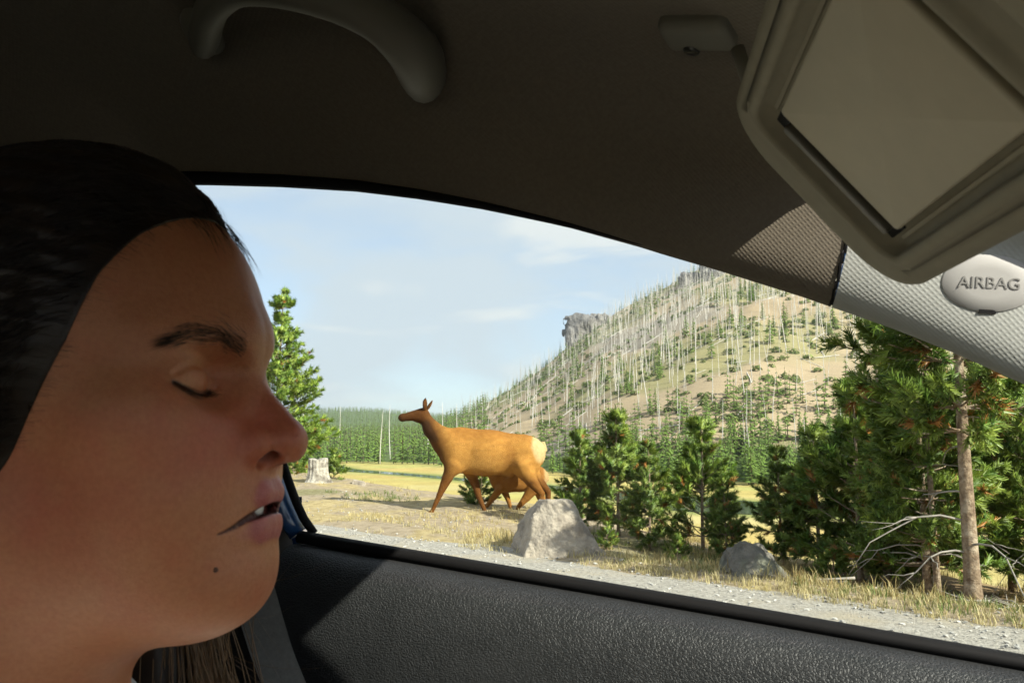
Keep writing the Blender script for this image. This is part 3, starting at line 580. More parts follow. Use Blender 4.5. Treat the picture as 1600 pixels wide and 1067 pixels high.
# steering wheel
sw = obj('steering_wheel', None, parent=car, loc=(.24, .33, CAMZ-.23), rz=(0, math.radians(-62), 0)); th = np.linspace(0, 6.2832, 49)
b = MB(); b.tube(np.stack([.175*np.cos(th), .175*np.sin(th), 0*th], 1), .015, 10, cap=False); obj('rim', b.mesh('rim'), black, sw)
b = MB(); b.tube([(0, 0, -.03), (0, 0, .012)], [.05, .06], 20); obj('hub', b.mesh('hub'), black, sw)
for a in (0, 2.2, 4.08): b = MB(); b.tube([(.03*math.cos(a), .03*math.sin(a), -.01), (.17*math.cos(a), .17*math.sin(a), 0)], .014, 8, squash=.5); obj('spoke', b.mesh('spoke'), black, sw)
# driver's seat
def f_seat(P):
    q = P-np.array([-.56, .32, -.42]); c, s_ = math.cos(.28), math.sin(.28); x = q[:, 0]*c+q[:, 2]*s_; z = -q[:, 0]*s_+q[:, 2]*c; y = q[:, 1]
    bx = np.stack([np.abs(x)-.05, np.abs(y)-.19, np.abs(z)-.30], 1); d = np.linalg.norm(np.maximum(bx, 0), axis=1)+np.minimum(bx.max(1), 0)-.045
    loc = np.stack([x, np.abs(y), z], 1); d = su(d, cone(loc, (.05, .205, -.28), (.05, .19, .17), .045, .04), .03)
    return d+.004*np.exp(-((np.abs(y)-.145)/.006)**2)
SVt, SQt = sdf_mesh(f_seat, (-.85, -.02, -.88), (-.30, .66, .06), .022, 1, 2, 1e-3); SVt[:, 2] += CAMZ
seat = obj('driver_seat', None, parent=car, loc=(0, 0, 0)); obj('backrest', mesh('backrest', SVt, SQt), mat('seat_leather', (.075, .077, .078), (.06, .062, .063), scale=30, rough=.42, bump=.7, bscale=260, bdist=.001, btype='leather'), seat)
def f_cu(P): bx = np.abs(P-np.array([-.20, .32, -.78]))-np.array([.24, .19, .03]); return np.linalg.norm(np.maximum(bx, 0), axis=1)+np.minimum(bx.max(1), 0)-.05
a_, q_ = sdf_mesh(f_cu, (-.55, .03, -.92), (.15, .61, -.65), .03, 1, 2, 1e-3); a_[:, 2] += CAMZ; obj('seat_cushion', mesh('seat_cushion', a_, q_), MATS['seat_leather'], seat)
def f_hr(P): bx = np.abs(P-np.array([-.74, .32, .09]))-np.array([.015, .09, .05]); return np.linalg.norm(np.maximum(bx, 0), axis=1)+np.minimum(bx.max(1), 0)-.04
a_, q_ = sdf_mesh(f_hr, (-.83, .15, -.03), (-.65, .5, .21), .018, 1, 2, 1e-3); a_[:, 2] += CAMZ; obj('headrest', mesh('headrest', a_, q_), MATS['seat_leather'], seat)
ps_ = obj('passenger_seat', None, parent=car, loc=(0, -.64, 0))
for ch in list(seat.children): c2_ = ch.copy(); sc.collection.objects.link(c2_); c2_.parent = ps_
# seat belt hanging from the middle pillar
p0 = np.array([UB1+.0, .575, .16]); q = raycar(418, 1000); p1 = q*(.615/q[1]); q = raycar(446, 1072); p2 = q*(.60/q[1]); p3 = p2+(p2-p1)*2.2
P = np.array([p0, p0*.6+p1*.4, p1, p2, p3]); tq = np.linspace(0, 4, 40); Pc = np.stack([np.interp(tq, np.arange(5), P[:, i]) for i in range(3)], 1)
for _ in range(6): Pc[1:-1] = (Pc[:-2]+2*Pc[1:-1]+Pc[2:])/4
Gb = np.stack([np.stack([Pc+np.array([k*.5*.046, -.002*n_, 0]) for k in (-1, -.33, .33, 1)], 1) for n_ in (0, 1)], 0); b = MB(); b.grid(W(Gb[0]), flip=True); b.grid(W(Gb[1]), flip=False)
obj('seat_belt', b.mesh('seat_belt'), mat('belt_webbing', (.30, .30, .28), (.25, .25, .235), scale=200, rough=.8, bump=.4, bscale=600, bdist=.0005), car, label='grey seat belt webbing beside the middle pillar')
# grab handle on the roof rail
hp = [(318, 62, .004), (322, 45, .020), (330, 8, .044), (370, -26, .056), (450, -22, .058), (530, -2, .058), (590, 26, .057), (635, 66, .050), (655, 96, .030), (662, 112, .004)]
pts = []; nn_ = []
for px, py, off in hp:
    c_, n_ = hitcar(px, max(py, -60), HB); n_ = n_ if n_@np.array(raycar(px, py)) < 0 else -n_; rdv = raycar(px, py); pts.append(c_-rdv/np.linalg.norm(rdv)*off)
P = np.array(pts); tq = np.linspace(0, len(P)-1, 60); Pc = np.stack([np.interp(tq, np.arange(len(P)), P[:, i]) for i in range(3)], 1)
for _ in range(10): Pc[1:-1] = (Pc[:-2]+2*Pc[1:-1]+Pc[2:])/4
rd = np.interp(tq, [0, 1, 2, 3, 6, 7, 8, 9], [.012, .0125, .0115, .0105, .0125, .0155, .0185, .018])
gh = obj('grab_handle', None, parent=car, loc=(0, 0, 0)); b = MB(); b.tube(Pc, rd, 16, squash=1.35); hm = mat('handle_plastic', (.17, .165, .13), rough=.55, spec=.35, bump=.15, bscale=800, bdist=.0003); obj('grip', b.mesh('grip'), hm, gh)
for px, py in ((318, 48), (655, 106)):
    c_, n_ = hitcar(px, py, HB); n_ = n_ if n_@np.array(raycar(px, py)) < 0 else -n_; b = MB(); b.tube(np.array([c_-n_*.004, c_+n_*.004, c_+n_*.010]), [.022, .021, .014], 20, squash=.8); obj('mount', b.mesh('mount'), hm, gh)
# little screwed clip on the headliner
c_, n_ = hitcar(1092, 44, HB); n_ = n_ if n_@np.array(raycar(1092, 44)) < 0 else -n_
ux = hitcar(1120, 44, HB)[0]-c_; ux /= np.linalg.norm(ux); uy = np.cross(n_, ux)
def f_clip(P):
    q = P-c_; l = np.stack([q@ux, q@uy, q@n_], 1); bx = np.abs(l)-np.array([.018, .009, .004]); return np.linalg.norm(np.maximum(bx, 0), axis=1)+np.minimum(bx.max(1), 0)-.006
a_, q_ = sdf_mesh(f_clip, c_-.035, c_+.035, .003, 1, 2, 2e-4); clip = obj('visor_clip', mesh('visor_clip', a_, q_), hm, car)
cs2 = hitcar(1087, 60, HB)[0]+n_*.0095; b = MB(); b.tube(np.array([cs2-n_*.003, cs2+n_*.0006]), [.0062, .0056], 18); b2 = b.mesh('screw'); sr = obj('screw', b2, mat('dark_steel', (.05, .05, .045), rough=.3, metal=.6), clip)
b = MB(); b.box(cs2+n_*.0008, (.009, .0014, .001), R=np.stack([ux, uy, n_], 1)); obj('screw_slot', b.mesh('screw_slot', False), mat('bright_steel', (.8, .8, .7), rough=.2, metal=1), sr)
# sun visor, folded down; its plane is found from the mirror lid's corners
D2 = .385; q = raycar(1390, 385); P2 = q*(D2/np.array(ray(1390, 385))[1])
q = ray(990, 680); lat = np.array([q[0]*math.cos(YAW)-q[1]*math.sin(YAW), q[0]*math.sin(YAW)+q[1]*math.cos(YAW), 0]); lat /= np.linalg.norm(lat)   # along the visor, outboard
r1 = raycar(1200, 190); al = (P2@lat)/(r1@lat); P1 = r1*al                                    # same station along the visor as P2
dn = P2-P1; hgt = np.linalg.norm(dn); dn /= hgt; nv = np.cross(lat, dn); nv = nv if nv@P2 < 0 else -nv    # faces the cabin
def vp(a, b_, c=0): return P2+lat*a+dn*b_+nv*c                                                # a outboard, b downwards, c out of the face
Mv = np.stack([lat, dn, nv], 1)
def tov(px, py, c=0):
    r = raycar(px, py); t = ((P2+nv*c)@nv)/(r@nv); p = r*t-P2; return p@lat, p@dn
0 and print('visor', P1.round(3), P2.round(3), hgt, 'nv', nv.round(2)); 0 and print('edges', [np.round(tov(*p), 4) for p in ((1400, 463), (1600, 370), (1170, 250), (1130, 0), (1285, 350))])
aE = .5*(tov(1285, 352)[0]+tov(1345, 420)[0]); bE = tov(1530, 405)[1]; bT = tov(1150, 120)[1]; aI = -.33
def rrect(a0, a1, b0, b1, r, n=10):
    o = []
    for ca, cb, t0 in ((a1-r, b1-r, 0), (a0+r, b1-r, 90), (a0+r, b0+r, 180), (a1-r, b0+r, 270)):
        for t in np.linspace(t0, t0+90, n): o.append((ca+r*math.cos(math.radians(t)), cb+r*math.sin(math.radians(t))))
    return np.array(o)
def ring(a0, a1, b0, b1, r, c): return np.array([vp(a, b_, c) for a, b_ in rrect(a0, a1, b0, b1, max(r, 5e-4))])
visor = obj('sun_visor', None, parent=car, loc=(0, 0, 0)); visor['label'] = 'beige sun visor folded down with closed vanity mirror'
rings = [ring((aE+aI)/2-.001, (aE+aI)/2+.001, (bE+bT)/2-.001, (bE+bT)/2+.001, .0004, -.019)]
for ins, c in ((.02, -.019), (.007, -.0185), (.003, -.017), (.0008, -.014), (0, -.0095), (.0008, -.005), (.003, -.002), (.007, -.0004), (.013, 0)): rings.append(ring(aI+ins, aE-ins, bT+ins, bE-ins, .036-ins*.6, c))
MA0, MA1, MB0, MB1 = -.158, .004, -hgt-.004, .004
for ins, c in ((-.012, 0), (-.0095, .0002), (-.0085, .0022), (-.0062, .0034), (-.0035, .0030), (-.0022, .0012), (-.0018, -.0048), (.03, -.0052)): rings.append(ring(MA0+ins, MA1-ins, MB0+ins, MB1-ins, .011-ins*.7, c))
rings.append(ring(-.08, -.079, -hgt/2-.0005, -hgt/2+.0005, .0004, -.0052))
b = MB(); b.grid(W(np.array(rings)), closev=True, flip=True)
for rg_ in (rings[0], rings[-1]): kk = np.arange(1, len(rg_)-1); b.add(W(rg_), None, np.stack([0*kk, kk, kk+1], 1))
vb = obj('visor_body', b.mesh('visor_body'), vis_m, visor)
def rbox(name, ca, cb, cc, ha, hb, hc_, r, m, par, sub=1, h=.004, pillow=0):
    rg = [ring(ca-.001, ca+.001, cb-.001, cb+.001, .0004, cc-hc_)]
    for ins, c in ((r, -hc_), (r*.3, -hc_+r*.3), (0, -hc_+r), (0, hc_-r), (r*.3, hc_-r*.3), (r, hc_)): rg.append(ring(ca-ha+ins, ca+ha-ins, cb-hb+ins, cb+hb-ins, max(2*r-ins, .0008), cc+c))
    rg.append(ring(ca-.001, ca+.001, cb-.001, cb+.001, .0004, cc+hc_+pillow)); b = MB(); b.grid(W(np.array(rg)), closev=True, flip=True); kk = np.arange(1, len(rg[-1])-1); b.add(W(rg[-1]), None, np.stack([0*kk, kk, kk+1], 1)); return obj(name, b.mesh(name), m, par)
# raised frame round the mirror: four bars, then the sliding lid and its pull
rbox('mirror_lid', -.0845, -hgt/2, -.0025, .0665, hgt/2-.0035, .0026, .0016, vis_l, visor)
rbox('lid_pull', -.0110, -hgt/2+.002, -.0012, .0030, hgt/2-.008, .0026, .0008, mat('pull_plastic', (.085, .078, .058), rough=.5), visor, 1, .002)
rbox('mirror_slot', -.0085, -hgt/2, -.0046, .0095, hgt/2-.002, .0007, .0005, seal, visor, 1, .002)
for bb in (-hgt-.0005, .0005): rbox('lid_rail', -.079, bb, -.0043, .070, .0012, .0008, .0004, vis_m, visor, 1, .002)
rbox('ticket_clip', -.205, -hgt*.55, .001, .022, hgt*.42, .0035, .003, vis_m, visor)
b = MB(); b.tube(W(np.array([vp(aE-.03, bT+.014, -.010), vp(aE-.03, bT-.004, -.016), vp(aE-.028, bT-.020, -.024)])), .0038, 10); obj('pivot_rod', b.mesh('pivot_rod'), hm, visor)
# ------------------------------------------------------------------ the person at the wheel (head local axes: f forward, l away from the viewer, z up)
HO = ray(200, 600); HO = HO*(.39/HO[1]); HO = HO+np.array([0, 0, CAMZ])
HPSI = math.radians(-5)
person = obj('person', None, label='person with long brown hair in profile, eyes lowered, lips slightly parted', cat='person', loc=HO, rz=HPSI)
FW = np.array([math.cos(-YAW-HPSI), math.sin(-YAW-HPSI), 0]); LF = np.array([-FW[1], FW[0], 0])     # the body's forward and left in head axes
NB = np.array([-.062, 0, -.19]); CH = NB+np.array([0, 0, -.17])-.01*FW
def tb(a, b, c): return NB+a*FW+b*LF+np.array([0, 0, c])
SLIT = None; FOLD = None; MOUTH = None; MR = [.0025, .0026, .0024, .0019, .0014, .0010, .0006, .0003, .0001]
def f_skin(P, lipmask=False):
    if lipmask: return f_skin_all(P, True)
    z = P[:, 2]; hd_ = z > -.115; lo_ = z < -.30; mid = ~(hd_ | lo_); o = np.empty(len(P))
    if hd_.any(): o[hd_] = f_skin_all(P[hd_], part='head')
    if lo_.any(): o[lo_] = f_skin_all(P[lo_], part='low')
    if mid.any(): o[mid] = f_skin_all(P[mid])
    return o
def f_skin_all(P, lipmask=False, part=None):
    if part == 'low': return f_trunk(P)
    p = P.copy(); p[:, 1] = np.abs(p[:, 1])
    d = ell(p, (-.027, 0, .02), (.0918, .073, .088))
    d = su(d, ell(p, (.012, 0, -.035), (.051, .056, .066)), .03)
    d = su(d, cone(p, (.043, .010, -.088), (-.022, .046, -.066), .0185, .016), .03)          # jaw
    d = su(d, ell(p, (.032, .030, -.044), (.032, .030, .038)), .02)                           # cheek
    d = su(d, ell(p, (.029, .045, -.017), (.021, .019, .015)), .022)                          # cheekbone
    d = su(d, ell(p, (.046, 0, -.050), (.0265, .027, .027)), .016)                            # muzzle
    d = su(d, ell(p, (.0510, 0, -.0895), (.0200, .022, .0190)), .016)                         # chin
    d = su(d, ell(p, (.018, 0, -.083), (.046, .044, .0345)), .026)                            # under the chin
    d = su(d, cone(p, (.0535, .006, .0225), (.030, .046, .016), .0115, .0090), .014)          # brow ridge
    d = ss(d, ell(p, (.060, .030, .001), (.0135, .0190, .0120)), .012)                        # eye socket
    d = su(d, ell(p, (.0392, .0338, -.0005), (.0142, .0175, .0134)), .0045)                    # lids over the eye
    # nose
    nz = cone(p, (.0490, 0, .010), (.0785, 0, -.0258), .0068, .0098)
    nz = su(nz, cone(p, (.045, .008, 0), (.0625, .0095, -.024), .0090, .0085), .010)
    nz = su(nz, ell(p, (.0665, .0146, -.0288), (.0115, .0074, .0098)), .0035)                  # wing
    nz = su(nz, ell(p, (.0790, .004, -.0280), (.0085, .0068, .0075)), .006)                   # tip
    nz = su(nz, cone(p, (.0825, 0, -.0315), (.0700, 0, -.0375), .0045, .0045), .006)          # columella
    d = su(d, nz, .006)
    d = ss(d, chain(p, [(.0590, .0200, -.0200), (.0550, .0230, -.0280), (.0575, .0235, -.0370)], [.0012, .0030, .0020]), .0050)      # crease behind the wing
    ns = ell(p, (.0755, .0108, -.0362), (.0078, .0052, .0040)); ns = np.minimum(ns, ell(p, (.0745, .0085, -.0335), (.0050, .0034, .0042)))
    d = ss(d, ns, .0020)
    # lips
    ul = chain(p, [(.0715, 0, -.0510), (.0695, .0080, -.0518), (.0615, .0185, -.0574), (.0480, .0330, -.0652)], [.0056, .0058, .0050, .0028], .004)
    ll = chain(p, [(.0680, 0, -.0662), (.0668, .0085, -.0666), (.0610, .0190, -.0688), (.0480, .0330, -.0686)], [.0080, .0078, .0064, .0028], .004)
    d = su(d, ul, .0040); d = su(d, ll, .0040)
    if MOUTH is not None:
        mo = None
        for bk, rs in ((-.002, [r_*.9 for r_ in MR]), (0, MR), (.0035, [r_*1.05 for r_ in MR]), (.008, [r_*1.2 for r_ in MR])):
            e = chain(p, [(q_[0]-bk, q_[1]*(1-bk*8), q_[2]) for q_ in MOUTH], rs); mo = e if mo is None else np.minimum(mo, e)
        mo = np.minimum(mo, chain(p, [(.0700, 0, -.0585), (.0690, .006, -.0588), (.0640, .0135, -.0602), (.0560, .0220, -.0632)], [.0030, .0030, .0028, .0020]))
        d = ss(d, mo, .0012)
    ph = cone(p, (.0795, 0, -.0405), (.0800, 0, -.0475), .0022, .0028); d = ss(d, ph, .005)
    # lid slit and fold
    if SLIT is not None:
        d = ss(d, chain(p, SLIT, [.0005, .0010, .0013, .0014, .0013, .0011, .0009, .0006, .0003]), .0010)
        d = ss(d, chain(p, FOLD, [.0003, .0008, .0012, .0013, .0012, .0010, .0007, .0003]), .0022)
    # ear
    er = ell(p, (-.030, .076, -.012), (.017, .007, .030)); er = ss(er, ell(p, (-.026, .084, -.010), (.010, .006, .020)), .004); d = su(d, er, .006)
    # neck, trunk, arms
    d = su(d, chain(P, [(-.035, 0, -.055), (-.050, 0, -.13), tuple(NB)], [.053, .053, .060]), .030)
    if lipmask: return d, np.minimum(ul, ll), P
    if part == 'head': return d
    return su(d, f_trunk(P), .035)
def f_trunk(P):
    trunk = ell(P-0, tuple(tb(-.02, 0, -.20)), (.13, .15, .24))
    trunk = su(trunk, cone(P, tb(-.02, -.13, -.06), tb(-.02, .13, -.06), .055, .055), .06)
    trunk = su(trunk, cone(P, tb(-.02, 0, -.30), tb(-.06, 0, -.48), .125, .14), .05)
    for sg in (-1, 1):
        sh = tb(-.02, sg*.175, -.075); el = tb(.10, sg*.20, -.34); wr = tb(.33, sg*.165, -.27); kn = tb(.405, sg*.16, -.245)
        trunk = su(trunk, chain(P, [sh, el, wr], [.052, .040, .027], .02), .03)
        hd = cone(P, wr, kn, .026, .034)
        for q in range(4):
            b = kn+(.022-.0145*q)*np.array([0, 0, 1.]); e = .010*q if q == 3 else 0
            hd = su(hd, chain(P, [b, b+.030*FW, b+(.040-e)*FW-sg*.022*LF, b+(.022)*FW-sg*.040*LF], [.0095, .009, .0085, .0075]), .004)
        hd = su(hd, chain(P, [wr+.03*FW+np.array([0, 0, .012]), kn-sg*.028*LF+np.array([0, 0, .03]), kn+.02*FW-sg*.036*LF+np.array([0, 0, .032])], [.012, .010, .0085]), .006)
        trunk = np.minimum(trunk, hd) if 0 else su(trunk, hd, .008)
    return trunk
def find_front(l, z):
    fs = np.arange(.095, .02, -.00025); d = f_skin_all(np.stack([fs, fs*0+l, fs*0+z], 1), part='head'); return fs[np.argmax(d < 0)]
MOUTH_ = []
for l, z in ((0, -.0585), (.004, -.0586), (.009, -.0591), (.014, -.0603), (.019, -.0617), (.0235, -.0636), (.0270, -.0651), (.0300, -.0662), (.0330, -.0669)):
    MOUTH_.append((find_front(l, z)+(.002 if l < .005 else -.0003), l, z))
pf_ = np.polyfit([q_[1] for q_ in MOUTH_], [q_[0] for q_ in MOUTH_], 2)
MOUTH = [(max(q_[0], float(np.polyval(pf_, q_[1]))+.0006), q_[1], q_[2]) for q_ in MOUTH_]
SL_ = [(.0175, -.0030), (.0215, -.0052), (.0260, -.0066), (.0305, -.0072), (.0350, -.0071), (.0395, -.0064), (.0435, -.0053), (.0470, -.0040), (.0500, -.0028)]
FO_ = [(.0185, .0020), (.0225, .0048), (.0270, .0062), (.0320, .0066), (.0370, .0060), (.0420, .0046), (.0460, .0028), (.0490, .0012)]
SLIT_ = [(find_front(l, z)+.0002, l, z) for l, z in SL_]; FOLD = [(find_front(l, z)+.0006, l, z) for l, z in FO_]; SLIT = SLIT_
V, Q = surface_nets(f_skin, (-.16, -.10, -.215), (.11, .10, .125), .0056)
V = project(f_skin, V, 2); V, Q = subdivide(V, Q); V = project(f_skin, V, 2); V, Q = subdivide(V, Q); Vh = project(f_skin, V, 2); Qh = Q
cq = Vh[Qh].mean(1); fine = (cq[:, 0] > .028) & (cq[:, 2] > -.085) & (cq[:, 2] < .018) & (cq[:, 1] < .022)
Va, Qa = subdivide(Vh, Qh[fine]); us_ = np.unique(Qa); mp = -np.ones(len(Va), int); mp[us_] = np.arange(len(us_)); Va = project(f_skin, Va[us_], 3); Qa = mp[Qa]
Qh = np.vstack([Qh[~fine], Qa+len(Vh)]); Vh = np.vstack([Vh, Va])
Vl, Ql = surface_nets(f_skin, (-.25, -.28, -.76), (.48, .26, -.17), .013); Vl = project(f_skin, Vl, 2)
SV = np.vstack([Vh, Vl]); SQ = np.vstack([Qh, Ql+len(Vh)])
# skin tints: lips, flushed cheek and nose, darker lid line; shaded mouth and nostrils
a = SV.copy(); a[:, 1] = np.abs(a[:, 1])
_, lipd, _ = f_skin(SV, True)
lip = sstep(.0020, .0006, lipd)*(a[:, 0] > .05)
nzs = fbm(SV*110, 3, 4)
base = np.array([.56, .235, .112]); red = np.array([.53, .112, .062]); lipc = np.array([.50, .150, .130]); liner = np.array([.10, .05, .035])
def bl(c, r): return np.exp(-(((a-np.array(c))/np.array(r))**2).sum(1))
flush = np.clip(.75*bl((.052, .034, -.028), (.03, .03, .018))+.6*bl((.075, .0, -.02), (.03, .02, .018))+.45*bl((.01, .055, -.055), (.03, .03, .03))+.3*bl((.07, 0, -.09), (.02, .03, .015))+.16*nzs, 0, 1)
col = base+(red-base)*flush[:, None]
ld = chain(a, SLIT[1:], [.0001, .0003, .0005, .0005, .0005, .0004, .0002, .0]); ld = ld+.0; col = col+(liner-col)*(sstep(.0019, .0007, ld)*.92)[:, None]
bpth = [(.0620, .0125, .0165), (.0560, .025, .0215), (.048, .039, .0200), (.0405, .0470, .0150)]; bd_ = chain(a, bpth, [.0030, .0036, .0026, .0008]); col = col+(np.array([.20, .11, .065])-col)*(sstep(.0022, -.0022, bd_)*.45)[:, None]
md_ = chain(a, [(q_[0]-.0012, q_[1], q_[2]) for q_ in MOUTH], [r_*.9 for r_ in MR]); inm = np.minimum(md_, chain(a, [(q_[0]-.006, q_[1]*.95, q_[2]) for q_ in MOUTH], [r_+.0006 for r_ in MR]))
col = col+(lipc*(1+.1*nzs[:, None])-col)*lip[:, None]
col = col+(np.array([.07, .018, .016])-col)*sstep(.0010, .0003, inm)[:, None]  # mouth gap dark red, its shade painted into the colour
nosd = ell(a, (.0748, .0085, -.0335), (.0066, .0042, .0048)); col = col+(np.array([.20, .07, .045])-col)*(sstep(.0006, -.0015, nosd)*.8)[:, None]  # nostril shade painted into the skin colour
skin = mat('skin', (1, 1, 1), (.90, .85, .82), scale=420, rough=.42, spec=.42, bump=.5, bscale=1100, bdist=.0007, attr='Col', sss=.22, detail=4)
body = obj('body', mesh('body', SV, SQ, True, col), skin, person)
# teeth and inner mouth
b = MB(); th = np.linspace(-1.2, 1.2, 121); gv = 1-.020*np.exp(-((np.abs(((th+1.2)/.24) % 1-.5)-.5)/.06)**2)
b.grid(np.array([[((.0495-.001*k_+.0205*math.cos(t)*g_*(1-.03*k_)), .0192*math.sin(t)*g_, -.0515-.0103*k_-.0006*math.cos(t*13)*k_) for k_ in (0, .3, .6, .85, 1)]+[(.0470+.0205*math.cos(t), .0185*math.sin(t), -.0610), (.0460+.0205*math.cos(t), .0180*math.sin(t), -.0515)] for t, g_ in zip(th, gv)]))
obj('teeth', b.mesh('teeth'), mat('tooth_enamel', (.85, .81, .72), rough=.2), person)
# eyeballs behind the lids
b = MB()
for sg in (-1, 1):
    t = np.linspace(.05, math.pi-.05, 10); q = np.arange(14)*2*math.pi/14
    G = np.array([[[.0115*math.cos(x), .0115*math.sin(x)*math.cos(y), .0115*math.sin(x)*math.sin(y)] for y in q] for x in t])+np.array([.0392, sg*.0338, -.001])
    b = MB(); b.grid(G, closev=True); obj('eyeball', b.mesh('eyeball'), mat('eye_white', (.6, .56, .52), rough=.1) if sg < 0 else MATS['eye_white'], person)
# hair-like strands
hairm = mat('hair', (.010, .006, .0035), (.024, .014, .007), scale=60, rough=.42, spec=.35)
hairl = mat('hair_sunlit', (.11, .060, .022), (.20, .115, .045), scale=90, rough=.4, spec=.4)  # same hair, sunlight painted in as a lighter brown
def onskin(P, off=0.0, it=4, f=f_skin):
    P = np.asarray(P, float)
    for _ in range(it):
        d = f(P)-off; g = np.stack([f(P+np.eye(3)[i]*4e-4)-d-off for i in range(3)], 1)/4e-4
        P = P-d[:, None]*g/np.maximum((g*g).sum(1), .3)[:, None]
    return P
def blades(name, roots, dirs, ln, r, m, bend=None):
    """tapering three-sided strands"""
    n = len(roots); V = []; T = []
    k = 4; tt = np.linspace(0, 1, k)
    side = np.cross(dirs, np.random.default_rng(1).normal(size=(n, 3))); side /= np.linalg.norm(side, axis=1)[:, None]; up = np.cross(dirs, side)
    P = roots[:, None]+dirs[:, None]*(ln[:, None]*tt)[..., None]
    if bend is not None: P = P+bend[:, None]*(tt**2)[None, :, None]
    W = r*(1-.85*tt)
    ring = [P+W[None, :, None]*(math.cos(x)*side+math.sin(x)*up)[:, None] for x in (0, 2.09, 4.19)]
    V = np.stack(ring, 2).reshape(-1, 3)
    i = (np.arange(n)*k*3)[:, None, None]+(np.arange(k-1)*3)[None, :, None]; j = np.arange(3)[None, None]; j2 = (j+1) % 3
    Qd = np.stack([i+j, i+j2, i+3+j2, i+3+j], -1).reshape(-1, 4)
    return mesh(name, V, Qd)
r2 = np.random.default_rng(5)
for sg in (-1, 1):
    n = 480; t = r2.random(n); c = r2.normal(size=n)
    path = np.array([(.0620, .0125, .0165), (.0560, .025, .0215), (.048, .039, .0200), (.0405, .0470, .0150)])
    x = t*3; i = np.minimum(x.astype(int), 2); fr = (x-i)[:, None]; P = path[i]*(1-fr)+path[i+1]*fr
    P[:, 2] += c*(.0026-.0016*t); P = onskin(P, 0.0)
    tg = path[i+1]-path[i]; tg = tg/np.linalg.norm(tg, axis=1)[:, None]+np.array([0, 0, .22])*(1-t)[:, None]+r2.normal(size=(n, 3))*.06; tg /= np.linalg.norm(tg, axis=1)[:, None]
    P2 = onskin(P+tg*.006, .0008); tg = P2-P; tg /= np.linalg.norm(tg, axis=1)[:, None]
    if sg < 0: P[:, 1] *= -1; tg[:, 1] *= -1
    obj('eyebrow', blades('eyebrow', P, tg, .0055+.003*r2.random(n), .00009, None), mat('brow_hair', (.060, .034, .019), rough=.5) if sg < 0 else MATS['brow_hair'], person)
    n = 120; tq_ = np.linspace(.8, 8, n); P = np.stack([np.interp(tq_, np.arange(9), [q_[k_] for q_ in SLIT]) for k_ in range(3)], 1); P[:, 2] += .0006
    dv = np.stack([1.0-.05*tq_, .05+.12*tq_, -.55+0*tq_], 1)+r2.normal(size=(n, 3))*.10; dv /= np.linalg.norm(dv, axis=1)[:, None]
    bd = np.tile([0.001, 0, .0022], (n, 1)); 
    if sg < 0: P[:, 1] *= -1; dv[:, 1] *= -1
    obj('eyelashes', blades('eyelashes', P, dv, .0055+.003*r2.random(n), .00012, None, bd), MATS['brow_hair'], person)
# hair: a mass over the skull and down the back, strands combed back over it, loose locks
def hairline(P):                                       # positive where hair grows
    f, l, z = P[:, 0], np.abs(P[:, 1]), P[:, 2]
    zz = np.array([-.20, -.06, -.035, -.010, .014, .042, .062, .076, .090]); ff = np.array([-.050, -.027, -.011, .002, .012, .020, .029, .039, .055])
    return np.interp(z, zz, ff)-f
def f_hair(P):
    hl_ = hairline(P); tk_ = .0002+.0080*sstep(-.002, .045, hl_)
    sk = f_skin_all(P, part='head')-tk_
    d = np.maximum(sk, -(hl_+.001)*.8)
    back = chain(P, [(-.085, 0, .0), (-.115, .0, -.10), (-.125, 0, -.22), (-.125, .0, -.34)], [.060, .056, .050, .03])
    d = su(d, back, .03)
    lock = chain(P, [(-.05, .078, -.02), (-.035, .088, -.10), (-.028, .090, -.17), (-.02, .085, -.26)], [.018, .022, .024, .012])
    d = su(d, lock, .02)
    return d+.0016*np.sin(P[:, 1]*520+P[:, 0]*60)*np.clip((.05-P[:, 0])*20, 0, 1)
def f_back(P):
    back = chain(P, [(-.085, 0, .0), (-.115, .0, -.10), (-.125, 0, -.22), (-.125, .0, -.34)], [.060, .056, .050, .03])
    d = su(back, chain(P, [(-.05, .078, -.02), (-.035, .088, -.10), (-.028, .090, -.17), (-.02, .085, -.26)], [.018, .022, .024, .012]), .02)
    return d+.0016*np.sin(P[:, 1]*520+P[:, 0]*60)
HV, HQ = sdf_mesh(f_back, (-.20, -.13, -.38), (.08, .14, .08), .010, 1, 2)
b = MB(); b.add(HV, HQ)
# the cap: the scalp itself lifted outwards, thinning to nothing at the hairline
hv_ = hairline(Vh); cap = (hv_[Qh].max(1) > 0) & (Vh[Qh][:, :, 2].mean(1) > -.055); us_ = np.unique(Qh[cap]); mp = -np.ones(len(Vh), int); mp[us_] = np.arange(len(us_)); CVh = Vh[us_].copy(); h0 = hv_[us_]
e_ = 4e-4; d0 = f_skin(CVh); nrm_ = np.stack([f_skin(CVh+np.eye(3)[i]*e_)-d0 for i in range(3)], 1); nrm_ /= np.linalg.norm(nrm_, axis=1)[:, None]+1e-9
sn_ = np.where(h0 < .0016, h0, 0); CVh[:, 0] += np.clip(sn_, -.004, .0016)
CVh += nrm_*(.0003+.0095*sstep(.0, .045, h0))[:, None]+nrm_*(.0006*np.sin(CVh[:, 2:3]*700+CVh[:, :1]*90))*sstep(.004, .02, h0)[:, None]
b.add(CVh, mp[Qh[cap]])
n = 9000
th = r2.uniform(-1.75, 1.75, n); el = r2.uniform(-.55, 1.45, n)
G = np.stack([np.cos(el)*np.cos(th)*.0985-.03, np.cos(el)*np.sin(th)*.0795, np.sin(el)*.0925+.022], 1)
hl = hairline(G); G = G[(hl > .0015)]; G = onskin(G, .0003, 3, f_hair)
nn = len(G); steps = 9; L = [G]; dirv = np.stack([-np.ones(nn), np.sign(G[:, 1])*.12, -.25+0*G[:, 0]], 1)+r2.normal(size=(nn, 3))*.08
